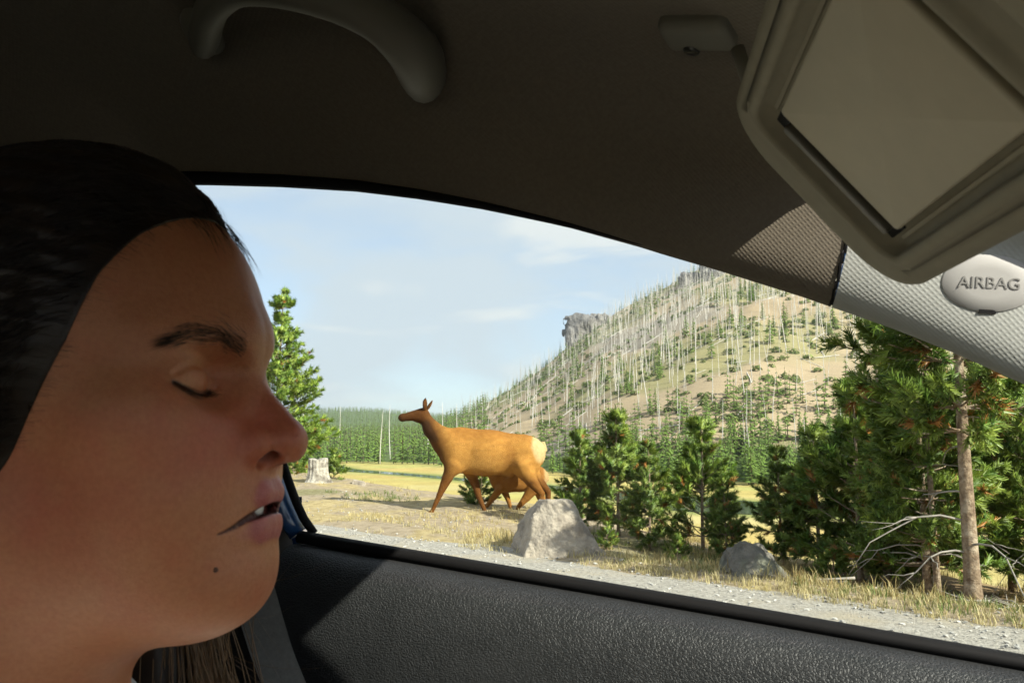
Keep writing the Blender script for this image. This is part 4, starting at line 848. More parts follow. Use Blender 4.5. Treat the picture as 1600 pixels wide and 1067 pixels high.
for k in range(steps):
    dirv = dirv+np.array([0, 0, -.06]); dirv /= np.linalg.norm(dirv, axis=1)[:, None]
    q = L[-1]+dirv*.011; dd = f_hair(q); q = onskin(q, .0012, 2, f_hair); dirv = .6*dirv+.4*(q-L[-1])/np.maximum(np.linalg.norm(q-L[-1], axis=1), 1e-6)[:, None]; L.append(q)
L = np.stack(L, 1)
def strands(b, L, r, taper=True):
    n, k = L.shape[:2]; tg = np.gradient(L, axis=1); tg /= np.linalg.norm(tg, axis=2)[..., None]+1e-9
    rf = r2.normal(size=(n, 1, 3)); A = np.cross(tg, rf); A /= np.linalg.norm(A, axis=2)[..., None]+1e-9; B = np.cross(tg, A)
    W = (r*(1-.8*np.linspace(0, 1, k)**2 if taper else r+0*np.linspace(0, 1, k)))[None, :, None]
    V = np.stack([L+W*(math.cos(x)*A+math.sin(x)*B) for x in (0, 2.09, 4.19)], 2).reshape(-1, 3)
    i = (np.arange(n)*k*3)[:, None, None]+(np.arange(k-1)*3)[None, :, None]; j = np.arange(3)[None, None]; j2 = (j+1) % 3
    b.add(V, np.stack([i+j, i+j2, i+3+j2, i+3+j], -1).reshape(-1, 4))
strands(b, L, .00020)
hair = obj('hair', b.mesh('hair'), hairm, person, label='dark brown hair combed back from the forehead')
# fine short hair growing in along the hairline
G2 = np.stack([np.cos(el)*np.cos(th)*.094-.027, np.cos(el)*np.sin(th)*.075, np.sin(el)*.089+.02], 1); hl = hairline(G2); G2 = G2[(hl > -.0065) & (hl < .004) & (G2[:, 2] > -.03)]; G2 = onskin(G2+r2.normal(size=(len(G2), 3))*.002, .0003, 3)
dv = np.stack([-np.ones(len(G2)), np.sign(G2[:, 1])*.15, .1+0*G2[:, 0]], 1)+r2.normal(size=(len(G2), 3))*.15; LL = [G2]
for k in range(6): q = LL[-1]+dv/np.linalg.norm(dv, axis=1)[:, None]*.0035; q = onskin(q, .0008+.0012*k, 2); LL.append(q)
b = MB(); strands(b, np.stack(LL, 1), .00005); obj('baby_hair', b.mesh('baby_hair'), hairm, person)
# wisps at the hairline
b = MB(); n = 70; t = r2.uniform(0, 1, n)
R0 = onskin(np.stack([.036+.010*t, r2.uniform(-.03, .03, n), .080-.004*t], 1), .002, 3, f_hair); LL = [R0]; dv = np.stack([.75+.2*r2.random(n), r2.normal(size=n)*.25, -.75+.2*r2.normal(size=n)], 1)
for k in range(7): dv = dv+np.array([-.06, 0, -.05])+r2.normal(size=(n, 3))*.04; LL.append(LL[-1]+dv/np.linalg.norm(dv, axis=1)[:, None]*.0024*(.5+t[:, None]))
strands(b, np.stack(LL, 1), .00013)
obj('hair_wisps', b.mesh('hair_wisps'), hairm, person)
# the lock hanging on the far side of the neck
b = MB(); n = 1500; t = r2.normal(size=(n, 2))
R0 = np.stack([-.040+.017*t[:, 0]*.8, .098+.010*t[:, 1], -.05+0*t[:, 0]], 1); LL = [R0]; dv = np.tile([.10, .0, -1.], (n, 1))+r2.normal(size=(n, 3))*.05
wv_ = .10*np.sin(t[:, :1]*2)
for k in range(14): dv = dv+r2.normal(size=(n, 3))*.03+np.concatenate([wv_*math.cos(k*.9), 0*wv_, 0*wv_], 1); LL.append(LL[-1]+dv/np.linalg.norm(dv, axis=1)[:, None]*.016)
strands(b, np.stack(LL, 1), .00038)
n = 20; R0 = np.stack([-.036+.02*r2.random(n), .098+.01*r2.normal(size=n), -.075-.05*r2.random(n)], 1); LL = [R0]; dv = np.stack([.35+.5*r2.random(n), .2*r2.normal(size=n), -.5-.6*r2.random(n)], 1); cv = np.stack([r2.normal(size=n)*.10, 0*r2.random(n), r2.normal(size=n)*.08], 1)
for k in range(14): dv = dv+cv+r2.normal(size=(n, 3))*.02; LL.append(LL[-1]+dv/np.linalg.norm(dv, axis=1)[:, None]*.0075)
strands(b, np.stack(LL, 1), .00016)
obj('loose_lock', b.mesh('loose_lock'), hairl, person, label='lock of hair hanging beside the neck, coloured lighter as if sunlit')
# mole
mo = onskin(np.array([[.0585, .0285, -.0815]]), .0)[0]; mo[1] *= -1
t = np.linspace(.1, 3.0, 6); q = np.arange(10)*.628
b = MB(); b.grid(np.array([[[.0013*math.sin(x)*math.cos(y), .0009*math.cos(x), .0012*math.sin(x)*math.sin(y)] for y in q] for x in t])+mo, closev=True)
obj('mole', b.mesh('mole'), mat('mole', (.10, .045, .025), rough=.6), person)
# clothes, out of view; pale tones chosen to bounce light up to the face
def f_shirt(P):
    d = f_skin(P)-.007
    cut = -((P-tb(.03, 0, .035))@(np.array([0, 0, -1.])*.80-FW*.60))            # neck opening, lower in front
    d = np.maximum(d, cut)
    for sg in (-1, 1): d = np.maximum(d, (P-tb(.30, sg*.168, -.28))@FW)
    return np.maximum(d, -.70-P[:, 2])
CV, CQ = sdf_mesh(f_shirt, (-.27, -.30, -.72), (.33, .28, -.12), .016, 1, 1)
obj('shirt', mesh('shirt', CV, CQ), mat('shirt_cotton', (.62, .60, .56), (.56, .54, .50), scale=60, rough=.85, bump=.3, bscale=400, sheen=.2), person, label='pale cotton long-sleeved shirt')
def f_trs(P):
    d = ell(P, tuple(tb(.0, 0, -.56)), (.16, .18, .12))
    for sg in (-1, 1): d = su(d, chain(P, [tb(.02, sg*.09, -.58), tb(.46, sg*.13, -.55), tb(.66, sg*.12, -.84)], [.088, .066, .05], .03), .03)
    return d
TV, TQ = sdf_mesh(f_trs, (-.35, -.40, -1.08), (.80, .30, -.40), .022, 1, 2)
obj('trousers', mesh('trousers', TV, TQ), mat('pale_twill', (.36, .30, .22), (.30, .25, .18), scale=80, rough=.9), person)
# ------------------------------------------------------------------ elk cow and calf (local axes: head towards -x, near side towards -y)
EY = 13.5
def f_elk(P):
    x = P.copy(); s = x.copy(); s[:, 1] = np.abs(s[:, 1])
    d = ell(x, (-.43, 0, 1.04), (.36, .225, .37))
    d = su(d, ell(x, (.02, 0, .995), (.58, .285, .385)), .12)
    d = su(d, ell(x, (.62, 0, .985), (.37, .235, .315)), .14)
    d = su(d, cone(x, (-.45, 0, 1.33), (.60, 0, 1.20), .075, .075), .08)
    d = su(d, chain(x, [(-.55, 0, 1.10), (-.70, 0, 1.20), (-.905, 0, 1.39), (-1.02, 0, 1.575)], [.235, .215, .140, .098], .05), .10)
    # head
    h = cone(x, (-1.065, 0, 1.640), (-1.385, 0, 1.586), .108, .060); h = su(h, ell(x, (-1.10, 0, 1.595), (.13, .085, .105)), .04); h = su(h, ell(x, (-1.405, 0, 1.583), (.070, .056, .064)), .03)
    h = su(h, ell(s, (-1.145, .060, 1.675), (.05, .022, .024)), .02); h = ss(h, cone(s, (-1.475, .03, 1.562), (-1.36, .06, 1.555), .006, .004), .008)
    d = su(d, h, .05)
    # shoulders, thighs
    for sy in (-1, 1):
        d = su(d, ell(x, (-.50, sy*.15, .95), (.22, .10, .30)), .06); d = su(d, ell(x, (.66, sy*.135, .90), (.25, .115, .32)), .06)
    L = lambda pts, rs, k=.04: chain(x, pts, rs, .015)
    d = su(d, L([(-.54, -.15, .80), (-.63, -.15, .60), (-.755, -.14, .325), (-.855, -.13, .10), (-.885, -.13, .045)], [.125, .088, .047, .030, .033]), .05)
    d = su(d, L([(-.33, .15, .78), (-.19, .15, .50), (-.125, .14, .285), (-.01, .13, .01), (.02, .13, -.035)], [.115, .072, .046, .030, .033]), .05)
    d = su(d, L([(.60, -.14, .80), (.74, -.14, .56), (.915, -.135, .34), (.865, -.13, .02), (.835, -.13, -.10)], [.19, .105, .052, .034, .034]), .05)
    d = su(d, L([(.66, .14, .82), (.83, .14, .58), (1.03, .135, .36), (1.04, .13, .03), (1.02, .13, -.10)], [.18, .10, .050, .034, .034]), .05)
    d = su(d, cone(x, (.955, 0, 1.16), (1.00, 0, 1.04), .03, .018), .03)
    d = su(d, ell(x, (.38, 0, .66), (.10, .09, .08)), .08)
    for sy in (-1, 1):
        d = ss(d, cone(x, (-.235, sy*.335, 1.22), (-.24, sy*.32, .72), .035, .05), .09); d = ss(d, cone(x, (.36, sy*.345, .98), (.47, sy*.31, .68), .03, .05), .09)
    # ears
    for sy, tx, tz in ((-1, -1.020, 1.930), (1, -.915, 1.885)):
        e0 = np.array([-1.015, sy*.065, 1.69]); e1 = np.array([tx, sy*.15, tz]); ax = (e1-e0)/np.linalg.norm(e1-e0); t = np.clip((P-e0)@ax/np.linalg.norm(e1-e0), 0, 1)
        rad = .060*np.sin(np.clip(t*.92+.08, 0, 1)*math.pi)**.75; w = P-e0-t[:, None]*(e1-e0); nrm = np.cross(ax, [0, 0, 1]); nrm = np.cross(nrm, ax); nv = np.array([-.75, -sy*.4, .1]); nv = nv-ax*(nv@ax); nv /= np.linalg.norm(nv); dn = w@nv; r_ = np.sqrt(np.maximum((w*w).sum(1)-dn*dn, 0)+(dn*2.6)**2); d = su(d, r_-rad, .02)
    # hooves
    for hx, hy, hz in ((-.905, -.13, .015), (.045, .13, -.07), (.82, -.13, -.135), (1.005, .13, -.135)): d = su(d, ell(x, (hx, hy, hz), (.060, .040, .048)), .02)
    return d
def elkcol(V, calf=False):
    x, y, z = V[:, 0], np.abs(V[:, 1]), V[:, 2]; n = fbm(V*5, 7, 3); nf = fbm(V*np.array([8, 22, 22]), 17, 3)
    c = np.tile(np.array([.40, .195, .046]), (len(V), 1)); c *= (1+.10*n+.12*nf)[:, None]
    mx = lambda col, f: c+(np.asarray(col)-c)*np.clip(f, 0, 1)[:, None]
    c = mx((.25, .095, .018), sstep(1.10, 1.36, z)*sstep(-.75, -.4, x)*.55)
    c = mx((.070, .026, .008), sstep(-.48, -.86, x+.30*(z-1.2))*.92)                           # neck and head
    c = mx((.035, .017, .008), sstep(.03, -.03, x+.80+.62*(z-1.18)*-1*0+.55*(z-1.45)*1.0+.10)*sstep(1.12, 1.25, z)*sstep(1.58, 1.50, z)*.7)
    c = mx((.095, .036, .010), sstep(-.98, -1.06, x)*sstep(1.5, 1.56, z)*.9)
    c = mx((.06, .026, .010), sstep(-1.22, -1.44, x)*.75)
    c = mx((.025, .013, .008), sstep(1.70, 1.735, z)*sstep(-1.32, -1.10, x)*sstep(-1.0, -1.06, x)*.8)
    c = mx((.05, .022, .010), sstep(1.72, 1.80, z)*sstep(.16, .06, y)*.45)
    leg = sstep(.72, .50, z); c = mx((.17, .068, .017), leg*.85); c = mx((.10, .040, .012), sstep(.02, .10, V[:, 1])*leg*.7); c = mx((.44, .24, .07), np.exp(-((x+.1)/.3)**2-((z-.80)/.14)**2)*.5); c = mx((.42, .215, .055), np.exp(-((x+.45)/.14)**2-((z-1.0)/.2)**2)*.45); c = mx((.22, .085, .017), np.exp(-((x-.42)/.10)**2-((z-.95)/.25)**2)*.45)  # brown legs; painted light: shaded far legs, bright belly and shoulder, dark flank
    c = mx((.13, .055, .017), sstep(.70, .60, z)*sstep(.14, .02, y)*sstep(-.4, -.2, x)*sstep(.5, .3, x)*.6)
    rp = sstep(0, .05, x-.86+.55*(1.06-z)*0-.10*sstep(1.12, 1.25, z)+.9*np.maximum(.86-z, 0)*-1)*sstep(.78, .86, z)
    rp = sstep(.72, .80, x-.30*np.abs(z-1.10)+.10*(z-1.1)+.02*n)*sstep(.80, .90, z)
    c = mx((.50, .37, .185), rp)
    c = mx((.03, .024, .02), sstep(.02, .0, z-np.interp(x, [-.9, .04, .83, 1.02], [.02, -.055, -.12, -.12])))
    return np.clip(c, .01, 1)
fur = mat('elk_fur', (1, 1, 1), (.88, .84, .80), scale=16, rough=.9, spec=.1, attr='Col', bump=.8, bscale=70, bdist=.02, lo=.4, hi=.6)
V, Q = sdf_mesh(f_elk, (-1.55, -.36, -.22), (1.16, .36, 2.0), .030, 1, 2, 1e-3)
ex, ey = (760-800)/F*EY, EY; ez = 1.25-(800-680)/F*EY
def eyes(parent, s=1):
    for sy in (-1, 1):
        t = np.linspace(.05, 3.09, 7); q = np.arange(10)*.628; b = MB(); b.grid(np.array([[[.024*math.cos(a)*1.2, .020*math.sin(a)*math.cos(k), .020*math.sin(a)*math.sin(k)] for k in q] for a in t])+np.array([-1.150, sy*.068, 1.668]), closev=True)
        obj('eye', b.mesh('eye'), MATS.get('elk_eye') or mat('elk_eye', (.012, .008, .006), rough=.08), parent)
elk = obj('elk', None, label='golden brown elk cow walking, head raised, pale rump', cat='elk', loc=(ex, ey, ez))
obj('body', mesh('body', V, Q, True, elkcol(V)), fur, elk); eyes(elk)
# calf behind its mother: head lowered under her flank
def f_calf(P):
    x = P
    d = ell(x, (-.22, 0, .70), (.26, .15, .22)); d = su(d, ell(x, (.06, 0, .70), (.34, .17, .205)), .08); d = su(d, ell(x, (.38, 0, .735), (.22, .15, .20)), .08)
    d = su(d, chain(x, [(-.35, 0, .76), (-.52, 0, .90), (-.62, 0, 1.02)], [.14, .10, .075], .04), .06)
    d = su(d, cone(x, (-.64, 0, 1.03), (-.85, 0, .98), .075, .038), .04)
    L = lambda pts, rs: chain(x, pts, rs, .012)
    d = su(d, L([(-.30, -.09, .56), (-.40, -.09, .43), (-.55, -.09, .26), (-.63, -.09, .06), (-.65, -.09, .02)], [.085, .055, .034, .023, .028]), .03)
    d = su(d, L([(-.24, .09, .56), (-.16, .09, .40), (-.10, .09, .24), (-.05, .09, .05), (-.07, .09, .02)], [.08, .05, .033, .023, .028]), .03)
    d = su(d, L([(.34, -.09, .60), (.20, -.09, .42), (.05, -.09, .26), (-.02, -.09, .05), (-.05, -.09, .02)], [.13, .075, .038, .025, .028]), .03)
    d = su(d, L([(.40, .09, .60), (.46, .09, .42), (.58, .09, .28), (.55, .09, .05), (.53, .09, .02)], [.13, .075, .038, .025, .028]), .03)
    for sy in (-1, 1): d = su(d, ell(x, (-.58, sy*.11, 1.12), (.03, .03, .09)), .02)
    return su(d, cone(x, (.58, 0, .80), (.60, 0, .70), .025, .018), .02)
V, Q = sdf_mesh(f_calf, (-.95, -.24, -.05), (.70, .24, 1.26), .028, 1, 2, 1e-3)
x, y, z = V.T; n = fbm(V*7, 7, 3); c = np.tile(np.array([.28, .125, .030]), (len(V), 1))*(1+.1*n)[:, None]
f = (sstep(.50, .56, x)*sstep(.56, .62, z))[:, None]; c = c+(np.array([.42, .28, .13])-c)*f; f = sstep(.04, .0, z)[:, None]; c = c+(np.array([.03, .024, .02])-c)*f
cx = (806-800)/F*14.15; calf = obj('elk_calf', None, label='elk calf half hidden behind the cow, only legs and pale rump showing', cat='elk', loc=(cx, 14.15, 1.25-(812-680)/F*14.15+.0), scale=(.93, .93, 1.03))
obj('body', mesh('body', V, Q, True, c), fur, calf)
# ------------------------------------------------------------------ trees
barkm = mat('pine_bark', (.33, .245, .165), (.16, .11, .075), scale=22, rough=.95, spec=.15, bump=1, bscale=34, bdist=.02, c3=(.44, .36, .27), scale3=9)
deadm = mat('bare_wood', (.38, .345, .30), (.25, .225, .195), scale=9, rough=.9, spec=.2, bump=.4, bscale=30)
needm = leafmat('pine_needles', rough=.45)
def pine(name, seed, H, base, R, nwh, twigs, tufts, need, nl, r0, dead=0, up=.5, bare=0, orange=.06, tint=1.0, open_=0.0, lean=0.0):
    """mesh data of one pine: trunk, limbs, crown of needle tufts"""
    r = np.random.default_rng(seed); TR = MB(); LI = MB(); DB = []
    zz = np.linspace(0, H, 18); bx = lean*zz/H+.02*H*.3*np.sin(zz/H*4+r.uniform(0, 6)); by = .02*H*.3*np.sin(zz/H*3+r.uniform(0, 6)); bx -= bx[0]; by -= by[0]
    rad = r0*(1-zz/H)**.8+.004; rad[0] *= 1.35; rad[1] *= 1.06; P = np.stack([bx, by, zz-.03*(zz == 0)], 1); TR.tube(P, rad, 10)
    pos = lambda z: np.array([np.interp(z, zz, bx), np.interp(z, zz, by), z])
    tw0 = []; tw1 = []; twc = []
    zs = np.linspace(base*H, H*.985, nwh)+r.normal(size=nwh)*.02*H
    for wi, z in enumerate(zs):
        f = (z-base*H)/(H-base*H); prof = R*(np.sin(min(max(f, 0)+.16, 1)**.75*math.pi*.98)**.7*(1-.45*f)) if f < .9 else R*(1-f)*2.2+.04
        for k in range(r.integers(4, 7)):
            a = r.uniform(0, 6.28); L = max(prof*(.65+.5*r.random()), .06)
            if r.random() < open_: continue
            el = up*(.15+.9*f)+r.normal()*.14; d0 = np.array([math.cos(a)*math.cos(el), math.sin(a)*math.cos(el), math.sin(el)])
            t = np.linspace(0, 1, 5); B = pos(min(max(z, 0), H))+L*t[:, None]*d0+np.array([0, 0, 1])*(t**2*L*.22-t*L*.05)[:, None]+r.normal(size=(5, 3))*.015*L*t[:, None]
            LI.tube(B, np.linspace(.012*L+.003, .002, 5), 5, cap=False)
            nt = max(3, int(twigs*L/R)+1)
            for m in range(nt):
                t0 = .25+.75*(m+.5)/nt; b0 = np.array([np.interp(t0, t, B[:, i]) for i in range(3)])
                dd = d0+r.normal(size=3)*.55+np.array([0, 0, .30]); dd /= np.linalg.norm(dd); l = min(.10+.10*r.random()+.08*L, .30)*(1.15-.5*t0)*min(1, .45+H/5)
                tw0.append(b0); tw1.append(b0+dd*l); twc.append(f)
            dd = B[-1]-B[-2]; dd /= np.linalg.norm(dd); tw0.append(B[-1]-.02*dd); tw1.append(B[-1]+dd*.12); twc.append(f)
    tw0.append(pos(H*.97)); tw1.append(pos(H)+np.array([0, 0, .08*H**.5])); twc.append(1)
    A = np.array(tw0); Bv = np.array(tw1); n = len(A); fc = np.array(twc)
    # needles: tufts along each twig
    d = Bv-A; L = np.linalg.norm(d, axis=1); d /= L[:, None]
    m = tufts*need; u = r.random((n, m))**.8; pa = r.uniform(0, 6.28, (n, m)); sp = .45+.45*r.random((n, m))
    s1 = np.cross(d, [0.3, .2, 1.]); s1 /= np.linalg.norm(s1, axis=1)[:, None]; s2 = np.cross(d, s1)
    dirn = d[:, None]*np.cos(sp)[..., None]+np.sin(sp)[..., None]*(np.cos(pa)[..., None]*s1[:, None]+np.sin(pa)[..., None]*s2[:, None])
    b0 = A[:, None]+d[:, None]*(u*L[:, None])[..., None]; ln = nl*(.7+.5*r.random((n, m)))
    sd = np.cross(dirn, r.normal(size=(n, m, 3))); sd /= np.linalg.norm(sd, axis=2)[..., None]+1e-9; w = nl*.075
    V = np.stack([b0-sd*w, b0+sd*w, b0+dirn*ln[..., None]+sd*w*.3, b0+dirn*ln[..., None]-sd*w*.3], 2).reshape(-1, 3); k = np.arange(n*m)*4; Qn = np.stack([k, k+1, k+2, k+3], 1)
    c = np.array([.095, .182, .025])+(np.array([.285, .355, .058])-np.array([.095, .182, .025]))*r.random((n, 1)); c = c*(.8+.4*r.random((n, 1)))*tint
    og = r.random(n) < orange*(1.3-fc); c[og] = np.array([.42, .19, .045])*(.7+.5*r.random((og.sum(), 1)))
    cl = np.repeat((c[:, None]*(.85+.3*r.random((n, m, 1)))).reshape(-1, 3), 4, 0)
    # tufts shade as soft brushes: normals lean outwards from the trunk and along the needle
    ctr = np.stack([np.interp(b0[..., 2], zz, bx), np.interp(b0[..., 2], zz, by)], -1); out = np.concatenate([b0[..., :2]-ctr, 0*b0[..., :1]], -1); out /= np.linalg.norm(out, axis=2)[..., None]+1e-6
    rad_ = dirn-d[:, None]*(dirn*d[:, None]).sum(-1, keepdims=True); nrm = out*.75+rad_*.9+np.array([0, 0, .45]); nrm /= np.linalg.norm(nrm, axis=2)[..., None]
    gn = np.cross(sd, dirn); flip = ((gn*nrm).sum(-1) < 0).ravel(); Qn[flip] = Qn[flip][:, ::-1]
    crown = mesh(name+'_crown', V, Qn, True, cl); crown.normals_split_custom_set_from_vertices(np.repeat(nrm.reshape(-1, 3), 4, 0).astype(np.float32).tolist())
    # dead lower branches
    for k in range(dead):
        z = r.uniform(.06, base+.10)*H; a = r.uniform(0, 6.28); Lb = R*(.35+.8*r.random()); q = MB()
        for rep in range(1+r.integers(2, 5)):
            t = np.linspace(0, 1, 6)
            if rep == 0: B = pos(z)+Lb*t[:, None]*np.array([math.cos(a), math.sin(a), -.05])+np.array([0, 0, 1])*(-.35*t**2*Lb+.12*np.sin(t*3)*Lb)[:, None]+r.normal(size=(6, 3))*.05*Lb*t[:, None]; q.tube(B, np.linspace(.011, .003, 6), 5); B0 = B
            else:
                i = r.integers(2, 5); aa = a+r.normal()*.7; q.tube(B0[i]+Lb*.4*t[:, None]*np.array([math.cos(aa), math.sin(aa), -.2])+r.normal(size=(6, 3))*.02*Lb*t[:, None], np.linspace(.006, .0015, 6), 4)
        DB.append(q.mesh('dead_branch'))
    return dict(trunk=TR.mesh(name+'_trunk'), limbs=LI.mesh(name+'_limbs'), crown=crown, dead=DB)
def plant(pd, name, loc, rz, sc_, label, cat='pine tree', group=None):
    t = obj(name, None, label=label, cat=cat, group=group, loc=loc, rz=rz, scale=sc_)
    obj('trunk', pd['trunk'], barkm, t); obj('limbs', pd['limbs'], barkm, t, kind='stuff'); obj('crown', pd['crown'], needm, t, kind='stuff')
    for q in pd['dead']: obj('dead_branch', q, deadm, t)
    return t
SAP = [pine('sapling%d' % i, 100+i, 2.0, .10, .55+.06*(i % 3), 20, 11, 4, 10, .078, .028, up=.55, orange=.05, tint=[1, .8, 1.1, .95][i], open_=[.05, .2, .1, .25][i]) for i in range(4)]
BUSH = [pine('bush%d' % i, 140+i, .75, .05, .38, 9, 6, 4, 9, .07, .015, up=.7, orange=.04) for i in range(2)]
BIG = [pine('tall%d' % i, 160+i, 3.7, [.42, .10, .22][i], [.95, 1.05, .85][i], 22, 18, 4, 10, .085, [.062, .052, .042][i], dead=[9, 3, 5][i], up=.42, orange=.05, tint=.95, open_=[.10, .0, .1][i]) for i in range(3)]
def put(pd, px, py, Y, hpx, H0, name, label, rz=None, group=None):
    """base at picture column px, depth Y; scaled so that it stands hpx picture rows tall there"""
    x = (px-800)/F*Y; y = Y; z = landz(x, y); s = hpx/F*Y/H0
    return plant(pd, name, (x, y, z-.03), random.uniform(0, 6.28) if rz is None else rz, s, label, group=group)
G1 = 'young pines along the verge'
put(SAP[3], 905, 825, 12.2, 150, 2.0, 'young_pine', 'small dark young pine right behind the pale boulder', 1.0, G1)
put(SAP[0], 963, 836, 12.0, 188, 2.0, 'young_pine', 'slender light green young pine with a long leader, beside the boulder', 2.0, G1)
put(SAP[1], 1010, 848, 11.0, 155, 2.0, 'young_pine', 'thin open young pine with a bare forked stem', 0.5, G1)
put(SAP[2], 1092, 850, 11.2, 192, 2.0, 'young_pine', 'bushy bright green young pine with orange tips low down', 3.0, G1)
put(SAP[3], 1128, 862, 10.4, 120, 2.0, 'young_pine', 'short young pine leaning against the bushy bright one', 5.0, G1)
put(SAP[1], 1213, 872, 10.0, 170, 2.0, 'young_pine', 'sparse young pine behind the small grey boulder', 4.0, G1)
put(SAP[0], 1268, 872, 9.6, 215, 2.0, 'young_pine', 'dense young pine left of the tall pines', 1.3, G1)
put(SAP[2], 1330, 880, 9.0, 290, 2.0, 'young_pine', 'broad young pine in front of the tall pines', 2.2, G1)
put(SAP[3], 1375, 885, 8.6, 220, 2.0, 'young_pine', 'low spreading young pine near the tall trunk', 0.2, G1)
put(SAP[2], 1590, 905, 8.4, 330, 2.0, 'young_pine', 'dark young pine on the far side of the tall trunk', 0.9, G1)
G2 = 'tall roadside pines'
put(BIG[0], 1500, 922, 6.5, 690, 3.7, 'tall_pine', 'tall pine with a bare straight trunk and grey dead lower branches', 0.4, G2)
put(BIG[1], 1430, 900, 7.9, 440, 3.7, 'tall_pine', 'thick dark pine close behind the bare-trunked tall pine', 1.9, G2)
put(BIG[2], 1447, 905, 7.2, 470, 3.7, 'tall_pine', 'thin-stemmed pine beside the bare straight trunk', 3.3, G2)
put(BIG[1], 1625, 900, 7.7, 460, 3.7, 'tall_pine', 'broad pine at the end of the roadside trees', 4.4, G2)
put(BIG[2], 1560, 895, 8.8, 440, 3.7, 'tall_pine', 'pine standing behind the bare straight trunk', 5.4, G2)
put(BIG[1], 1375, 885, 9.6, 380, 3.7, 'tall_pine', 'densely needled pine at the start of the tall row', 0.8, G2)
# the lone tall pine across the bank, seen past the face
LONE = pine('lone', 190, 9.0, .08, 2.5, 62, 18, 4, 8, .17, .13, up=.35, orange=.03, tint=1.25, open_=.0)
x = (436-800)/F*30; plant(LONE, 'tall_pine', (x, 30, landz(x, 30)-.05), 1.2, (752-425)/F*30/9.3+.22*0, 'lone pale green pine rising beyond the bank, clear of other trees', group=None)
# bushes of small pine at the bank
for px, py, Y, h, lb in ((752, 805, 14.6, 62, 'little pine bush behind the legs of the walking elk'), (735, 803, 15.2, 34, 'tiny pine seedling by the front hoof of the elk'), (525, 750, 18.6, 42, 'low pine bush growing beside the stump'), (462, 742, 19.5, 32, 'small pine bush on the far side of the stump'), (1052, 862, 10.0, 45, 'low pine bush in the grass between two young pines'), (1290, 880, 8.2, 70, 'pine bush beside the small grey boulder'), (945, 842, 10.6, 40, 'seedling pine in front of the slender young pine')):
    x = (px-800)/F*Y; plant(BUSH[0 if px % 2 else 1], 'pine_bush', (x, Y, landz(x, Y)-.02), px*.1, h/F*Y/.8, lb, 'bush')
# stump
def f_st(P):
    r = np.hypot(P[:, 0], P[:, 1]); a = np.arctan2(P[:, 1], P[:, 0]); rb = .185-.02*P[:, 2]+.07*np.exp(-np.maximum(P[:, 2], -.1)*9)*(1+.4*np.sin(a*3+1))+.008*np.sin(a*7)+.006*np.sin(a*17+P[:, 2]*3)
    top = .54+.015*np.sin(a*2+.6)+.012*np.sin(a*9)+.05*P[:, 0]
    return np.maximum(np.maximum(r-rb, (P[:, 2]-top)*.9), -P[:, 2]-.15)
V, Q = sdf_mesh(f_st, (-.5, -.5, -.18), (.5, .5, .65), .026, 1, 2, 1e-3); p = at(496, 757, 17.6)
obj('tree_stump', mesh('tree_stump', V, Q), mat('stump_wood', (.46, .42, .36), (.27, .24, .20), scale=9, rough=.9, bump=1, bscale=14, bdist=.04, c3=(.12, .10, .08), scale3=6), label='weathered pale tree stump at the brink of the bank', cat='stump', loc=(p[0], p[1], landz(p[0], p[1])), scale=(1.15, 1.15, .92))
# sticks on the ground under the pines
r4 = np.random.default_rng(77)
for k in range(26):
    px = r4.uniform(1230, 1590); Y = np.interp(px, [900, 1600], [9.6, 6.4])+r4.normal()*.35; x = (px-800)/F*Y; L = .3+.7*r4.random(); a = r4.uniform(0, 3.14)
    t = np.linspace(-.5, .5, 6); B = np.stack([t*L*math.cos(a), t*L*math.sin(a), .02+.05*np.abs(t)+r4.normal(size=6)*.012], 1); q = MB(); q.tube(B, np.linspace(.012, .004, 6), 5); q.tube(B[3]+np.linspace(0, .25, 4)[:, None]*np.array([math.cos(a+.7), math.sin(a+.7), .25]), np.linspace(.006, .002, 4), 4)
    obj('fallen_stick', q.mesh('fallen_stick'), deadm, label='grey dead stick lying in the grass under the tall pines', cat='stick', group='dead sticks under the pines', loc=(x, Y, landz(x, Y)))
# ---- far conifers
def conifer(seed, slim=1.0, layers=11, k=9):
    r = np.random.default_rng(seed); V = []; T = []; Cc = []
    q = MB(); q.tube([(0, 0, -.03), (0, 0, .5), (0, 0, .97)], [.016, .010, .002], 5, col=(.16, .12, .085))
    for i in range(layers):
        f = i/(layers-1); z = .10+.86*f; R = .19*slim*(1-f)**.8+.012; n = max(4, int(k*(1-.5*f)))
        for j in range(n):
            a = (j+r.random())*6.283/n; w = 1.5/n*R*2.2; L = R*(.65+.6*r.random()); zz = z+r.normal()*.02; dz = .02-.05*r.random()
            e = np.array([math.cos(a), math.sin(a), 0]); s_ = np.array([-math.sin(a), math.cos(a), 0])
            c = np.array([.140, .215, .040])*(.65+.75*r.random()); 
            q.add([e*.1*R+[0, 0, zz+.055], e*L*.7+s_*w*.6+[0, 0, zz+dz*.5], e*L+[0, 0, zz+dz+.018], e*L*.7-s_*w*.6+[0, 0, zz+dz*.5]], None, [[0, 1, 2], [0, 2, 3]], c)
    return q
CON = [conifer(i, [1, .8, 1.15, .9, .7][i]) for i in range(5)]; CONM = [c.mesh('conifer%d' % i, False, True) for i, c in enumerate(CON)]
LOW = [conifer(30+i, 1, 6, 6) for i in range(3)]
farm = leafmat('far_needles', rough=.7)
r5 = np.random.default_rng(99)
trees = []                                                  # (x, y, height)
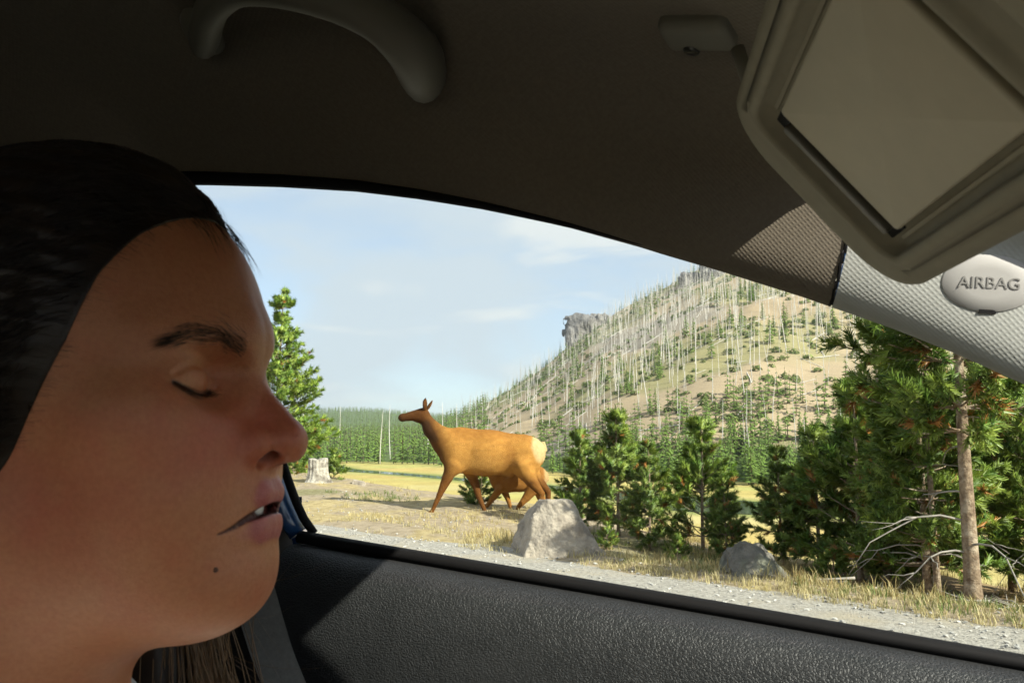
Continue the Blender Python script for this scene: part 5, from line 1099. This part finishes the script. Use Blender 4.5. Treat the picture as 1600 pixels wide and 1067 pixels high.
def rnd(n, q0, q1, y0, y1, h0, h1, dens=None):
    q = r5.uniform(q0, q1, n*8); a = np.array(y0(q))+0*q; c = np.array(y1(q))+0*q; Y = np.sqrt(a*a+(c*c-a*a)*r5.random(n*8)); x = (q-800)/F*Y; h = r5.uniform(h0, h1, n*8)
    k = np.arange(n*8) if dens is None else np.nonzero(dens(x, Y))[0]
    for i in k[:n]: trees.append((x[i], Y[i], h[i]))
rnd(190, 840, 1420, lambda q: ybase(q)-14, lambda q: ybase(q)+12, 3.2, 5.4)
rnd(90, 400, 720, lambda q: ybase(q)-24, lambda q: ybase(q)+10, 3.8, 7.2)
near = sorted(trees, key=lambda t: -t[2]/t[1])
hillgreen = []
trees = []
clump = lambda x, Y: fbm2(x, Y, .03, 51, 4)+r5.normal(size=len(x))*.22 > .22
rnd(430, 730, 1480, lambda q: ybase(q)+8, lambda q: YR-4, 2.2, 6.0, clump)
hillgreen = sorted(trees, key=lambda t: -t[2]/t[1])
keep = near[:200]+hillgreen[:100]; rest = near[200:]+hillgreen[100:]
kz = land(np.array([k[0] for k in keep]), np.array([k[1] for k in keep]))
for i, (x, y, h) in enumerate(keep):
    on = i >= 200
    obj('conifer', CONM[i % 5], farm, label='green pine growing among dead trunks on the burnt hillside' if on else ('young pine in the dense green belt at the foot of the hill' if x > 0 else 'dark green pine at the edge of the meadow before the wooded hills'), cat='pine tree', group='green pines on the hillside' if on else ('pines at the foot of the hill' if x > 0 else 'pines behind the meadow'), loc=(x, y, kz[i]-.1), rz=r5.uniform(0, 6.28), scale=(h*1.1, h*1.1, h))
trees = rest
rnd(260, 840, 1500, lambda q: ybase(q)-6, lambda q: ybase(q)+30, 3.0, 5.0)
rnd(900, 330, 760, lambda q: ybase(q)+4, lambda q: 420, 4.5, 7.5)
rnd(2600, 300, 800, lambda q: 420, lambda q: 1420, 6, 9)
rnd(110, 690, 1120, lambda q: YR-14, lambda q: YR+8, 2, 5)
def stuff(protos, T, name, label, cat, m, flat=False):
    q = MB(); arr = np.array(T)
    zz = land(arr[:, 0], arr[:, 1])
    for i, p in enumerate(protos):
        sel = arr[i::len(protos)]; z = zz[i::len(protos)]; pv = np.vstack(p.V); pc = np.vstack(p.C); n = len(sel); a = r5.uniform(0, 6.28, n)
        h = sel[:, 2][:, None]; wd_ = .75 if flat else 1.1; ln = r5.normal(size=(n, 2))*(.05 if flat else .0)
        Vx = (pv[None, :, 0]*np.cos(a)[:, None]-pv[None, :, 1]*np.sin(a)[:, None])*h*wd_+sel[:, :1]+pv[None, :, 2]*h*ln[:, :1]; Vy = (pv[None, :, 0]*np.sin(a)[:, None]+pv[None, :, 1]*np.cos(a)[:, None])*h*wd_+sel[:, 1:2]+pv[None, :, 2]*h*ln[:, 1:]; Vz = pv[None, :, 2]*h+z[:, None]-.1
        o = (np.arange(n)*len(pv))[:, None, None]; cc = np.repeat(pc[None]*(.8+.4*r5.random((n, 1, 1))), 1, 0).reshape(-1, 3)
        q.add(np.stack([Vx, Vy, Vz], -1).reshape(-1, 3), (np.vstack(p.Q)[None]+o).reshape(-1, 4) if p.Q else None, (np.vstack(p.T)[None]+o).reshape(-1, 3) if p.T else None, cc)
    return obj(name, q.mesh(name, False, True), m, label=label, cat=cat, kind='stuff')
SHB = []
for i in range(3):
    r = np.random.default_rng(60+i); q = MB()
    for k in range(26):
        v = r.normal(size=3); v[2] = abs(v[2]); v /= np.linalg.norm(v); p0 = v*np.array([.5, .5, .55])*(.6+.5*r.random()); a_ = np.cross(v, r.normal(size=3)); a_ /= np.linalg.norm(a_); b_ = np.cross(v, a_)
        q.add([p0+a_*.22, p0+b_*.2, p0-a_*.22-b_*.1], None, [[0, 1, 2]], np.array([.15, .19, .05])*(.6+.7*r.random()))
    SHB.append(q)
keep_t = trees; trees = []
rnd(2200, 720, 1500, lambda q: ybase(q)+6, lambda q: YR-3, .7, 2.0, lambda x, Y: fbm2(x, Y, .05, 251, 3)+r5.normal(size=len(x))*.4 > .1)
stuff(SHB, trees, 'hillside_shrubs', 'low green shrubs dotted over the burnt hillside', 'shrubs', farm); trees = keep_t
stuff(LOW, trees, 'distant_forest', 'green pine forest covering the valley and the low far hills', 'forest', farm)
# ---- dead standing trunks and fallen logs on the burnt hill
def snag(seed):
    r = np.random.default_rng(seed); q = MB(); t = np.linspace(0, 1, 6); q.tube(np.stack([.02*np.sin(t*3+seed), .02*np.sin(t*2+seed*2), t-.02], 1), .0085*(1-t)**.7+.0022, 5, col=(.62, .585, .545))
    for k in range(r.integers(2, 9)):
        z = r.uniform(.25, .95); a = r.uniform(0, 6.28); L = r.uniform(.02, .07); q.tube([(0, 0, z), (L*math.cos(a), L*math.sin(a), z+L*r.uniform(-.3, .6))], [.0028, .0012], 3, col=(.5, .47, .43), cap=False)
    return q
SN = [snag(i) for i in range(6)]; SNM = [s.mesh('snag%d' % i, True, True) for i, s in enumerate(SN)]
snagm = mat('weathered_wood', (1, 1, 1), (.72, .70, .68), scale=3, attr='Col', rough=.9, spec=.2)
trees = []
sd_ = lambda x, Y: fbm2(x, Y, .018, 151, 3)+r5.normal(size=len(x))*.35 > -.05+.45*(x/Y < .10)
rnd(500, 720, 1500, lambda q: ybase(q)+25, lambda q: YR-2, 5.0, 11.5, sd_)
rnd(60, 820, 1500, lambda q: ybase(q)-4, lambda q: ybase(q)+40, 5, 8)
rnd(70, 740, 1120, lambda q: YR-16, lambda q: YR+4, 4, 9)
sn = sorted(trees, key=lambda t: -t[2]/t[1])
kz = land(np.array([k[0] for k in sn]), np.array([k[1] for k in sn]))
for i, (x, y, h) in enumerate(sn[:280]):
    obj('dead_tree', SNM[i % 6], snagm, label='bare bleached dead trunk standing on the burnt hillside', cat='dead tree', group='dead trunks on the burnt hill', loc=(x, y, kz[i]-.2), rz=(r5.normal()*.05, r5.normal()*.06, r5.uniform(0, 6.28)), scale=(h*.85, h*.85, h))
trees = sn[280:]; rnd(1500, 720, 1500, lambda q: ybase(q)+40, lambda q: YR-2, 4.5, 10, lambda x, Y: fbm2(x, Y, .018, 151, 3)+r5.normal(size=len(x))*.5 > -.2+.5*(x/Y < .10))
stuff(SN, trees, 'distant_dead_trees', 'smaller bleached dead trunks scattered up the burnt hillside', 'dead trees', snagm, True)
for px, Y, h in ((473, 160, 13), (598, 150, 10), (612, 170, 12), (716, 168, 11), (668, 175, 13), (690, 160, 12), (530, 190, 12)):
    x = (px-800)/F*Y; obj('dead_tree', SNM[px % 6], snagm, label='pale dead trunk among the green pines behind the meadow', cat='dead tree', group='dead trunks behind the meadow', loc=(x, Y, landz(x, Y)), rz=(0, .03*r5.normal(), px), scale=h)
q = MB(); t = np.linspace(-.5, .5, 5); q.tube(np.stack([t, .015*np.sin(t*5), 0*t], 1), .011*(1-.6*(t+.5))+.003, 6, col=(.60, .57, .53)); q.tube([(.1, 0, 0), (.14, .05, .03)], [.004, .002], 3, col=(.5, .48, .45)); LOGM = q.mesh('log', True, True)
trees = []; rnd(250, 740, 1500, lambda q: ybase(q)+3, lambda q: YR-6, 5, 11)
ta = np.array(trees); aa = np.radians(r5.choice([38, 55, 75, 15, 140], len(ta)))+r5.normal(size=len(ta))*.2; e = 1.5
gx = land(ta[:, 0]+e*np.cos(aa), ta[:, 1]+e*np.sin(aa))-land(ta[:, 0]-e*np.cos(aa), ta[:, 1]-e*np.sin(aa)); kz = land(ta[:, 0], ta[:, 1])
for i, (x, y, h) in enumerate(trees):
    a = aa[i]; sl = math.atan2(gx[i], 2*e)
    obj('fallen_log', LOGM, snagm, label='bleached fallen trunk lying on the burnt hillside', cat='log', group='fallen trunks on the burnt hill', loc=(x, y, kz[i]+.12), rz=(0, -sl, a), scale=(h, h*.8, h*.8))
# ------------------------------------------------------------------ the air of the valley
b = MB(); b.box((0, 0, 66), (19000, 19000, 148))
hm_ = bpy.data.materials.new('haze'); hm_.use_nodes = True; n = hm_.node_tree.nodes; n.remove(n['Principled BSDF'])
pv_ = n.new('ShaderNodeVolumePrincipled'); pv_.inputs['Color'].default_value = (.86, .93, 1, 1); pv_.inputs['Density'].default_value = .00022; pv_.inputs['Anisotropy'].default_value = .2
hm_.node_tree.links.new(pv_.outputs[0], n['Material Output'].inputs['Volume'])
hz_ = obj('haze', b.mesh('haze', False), hm_, kind='stuff', label='thin pale haze filling the valley air', cat='haze')
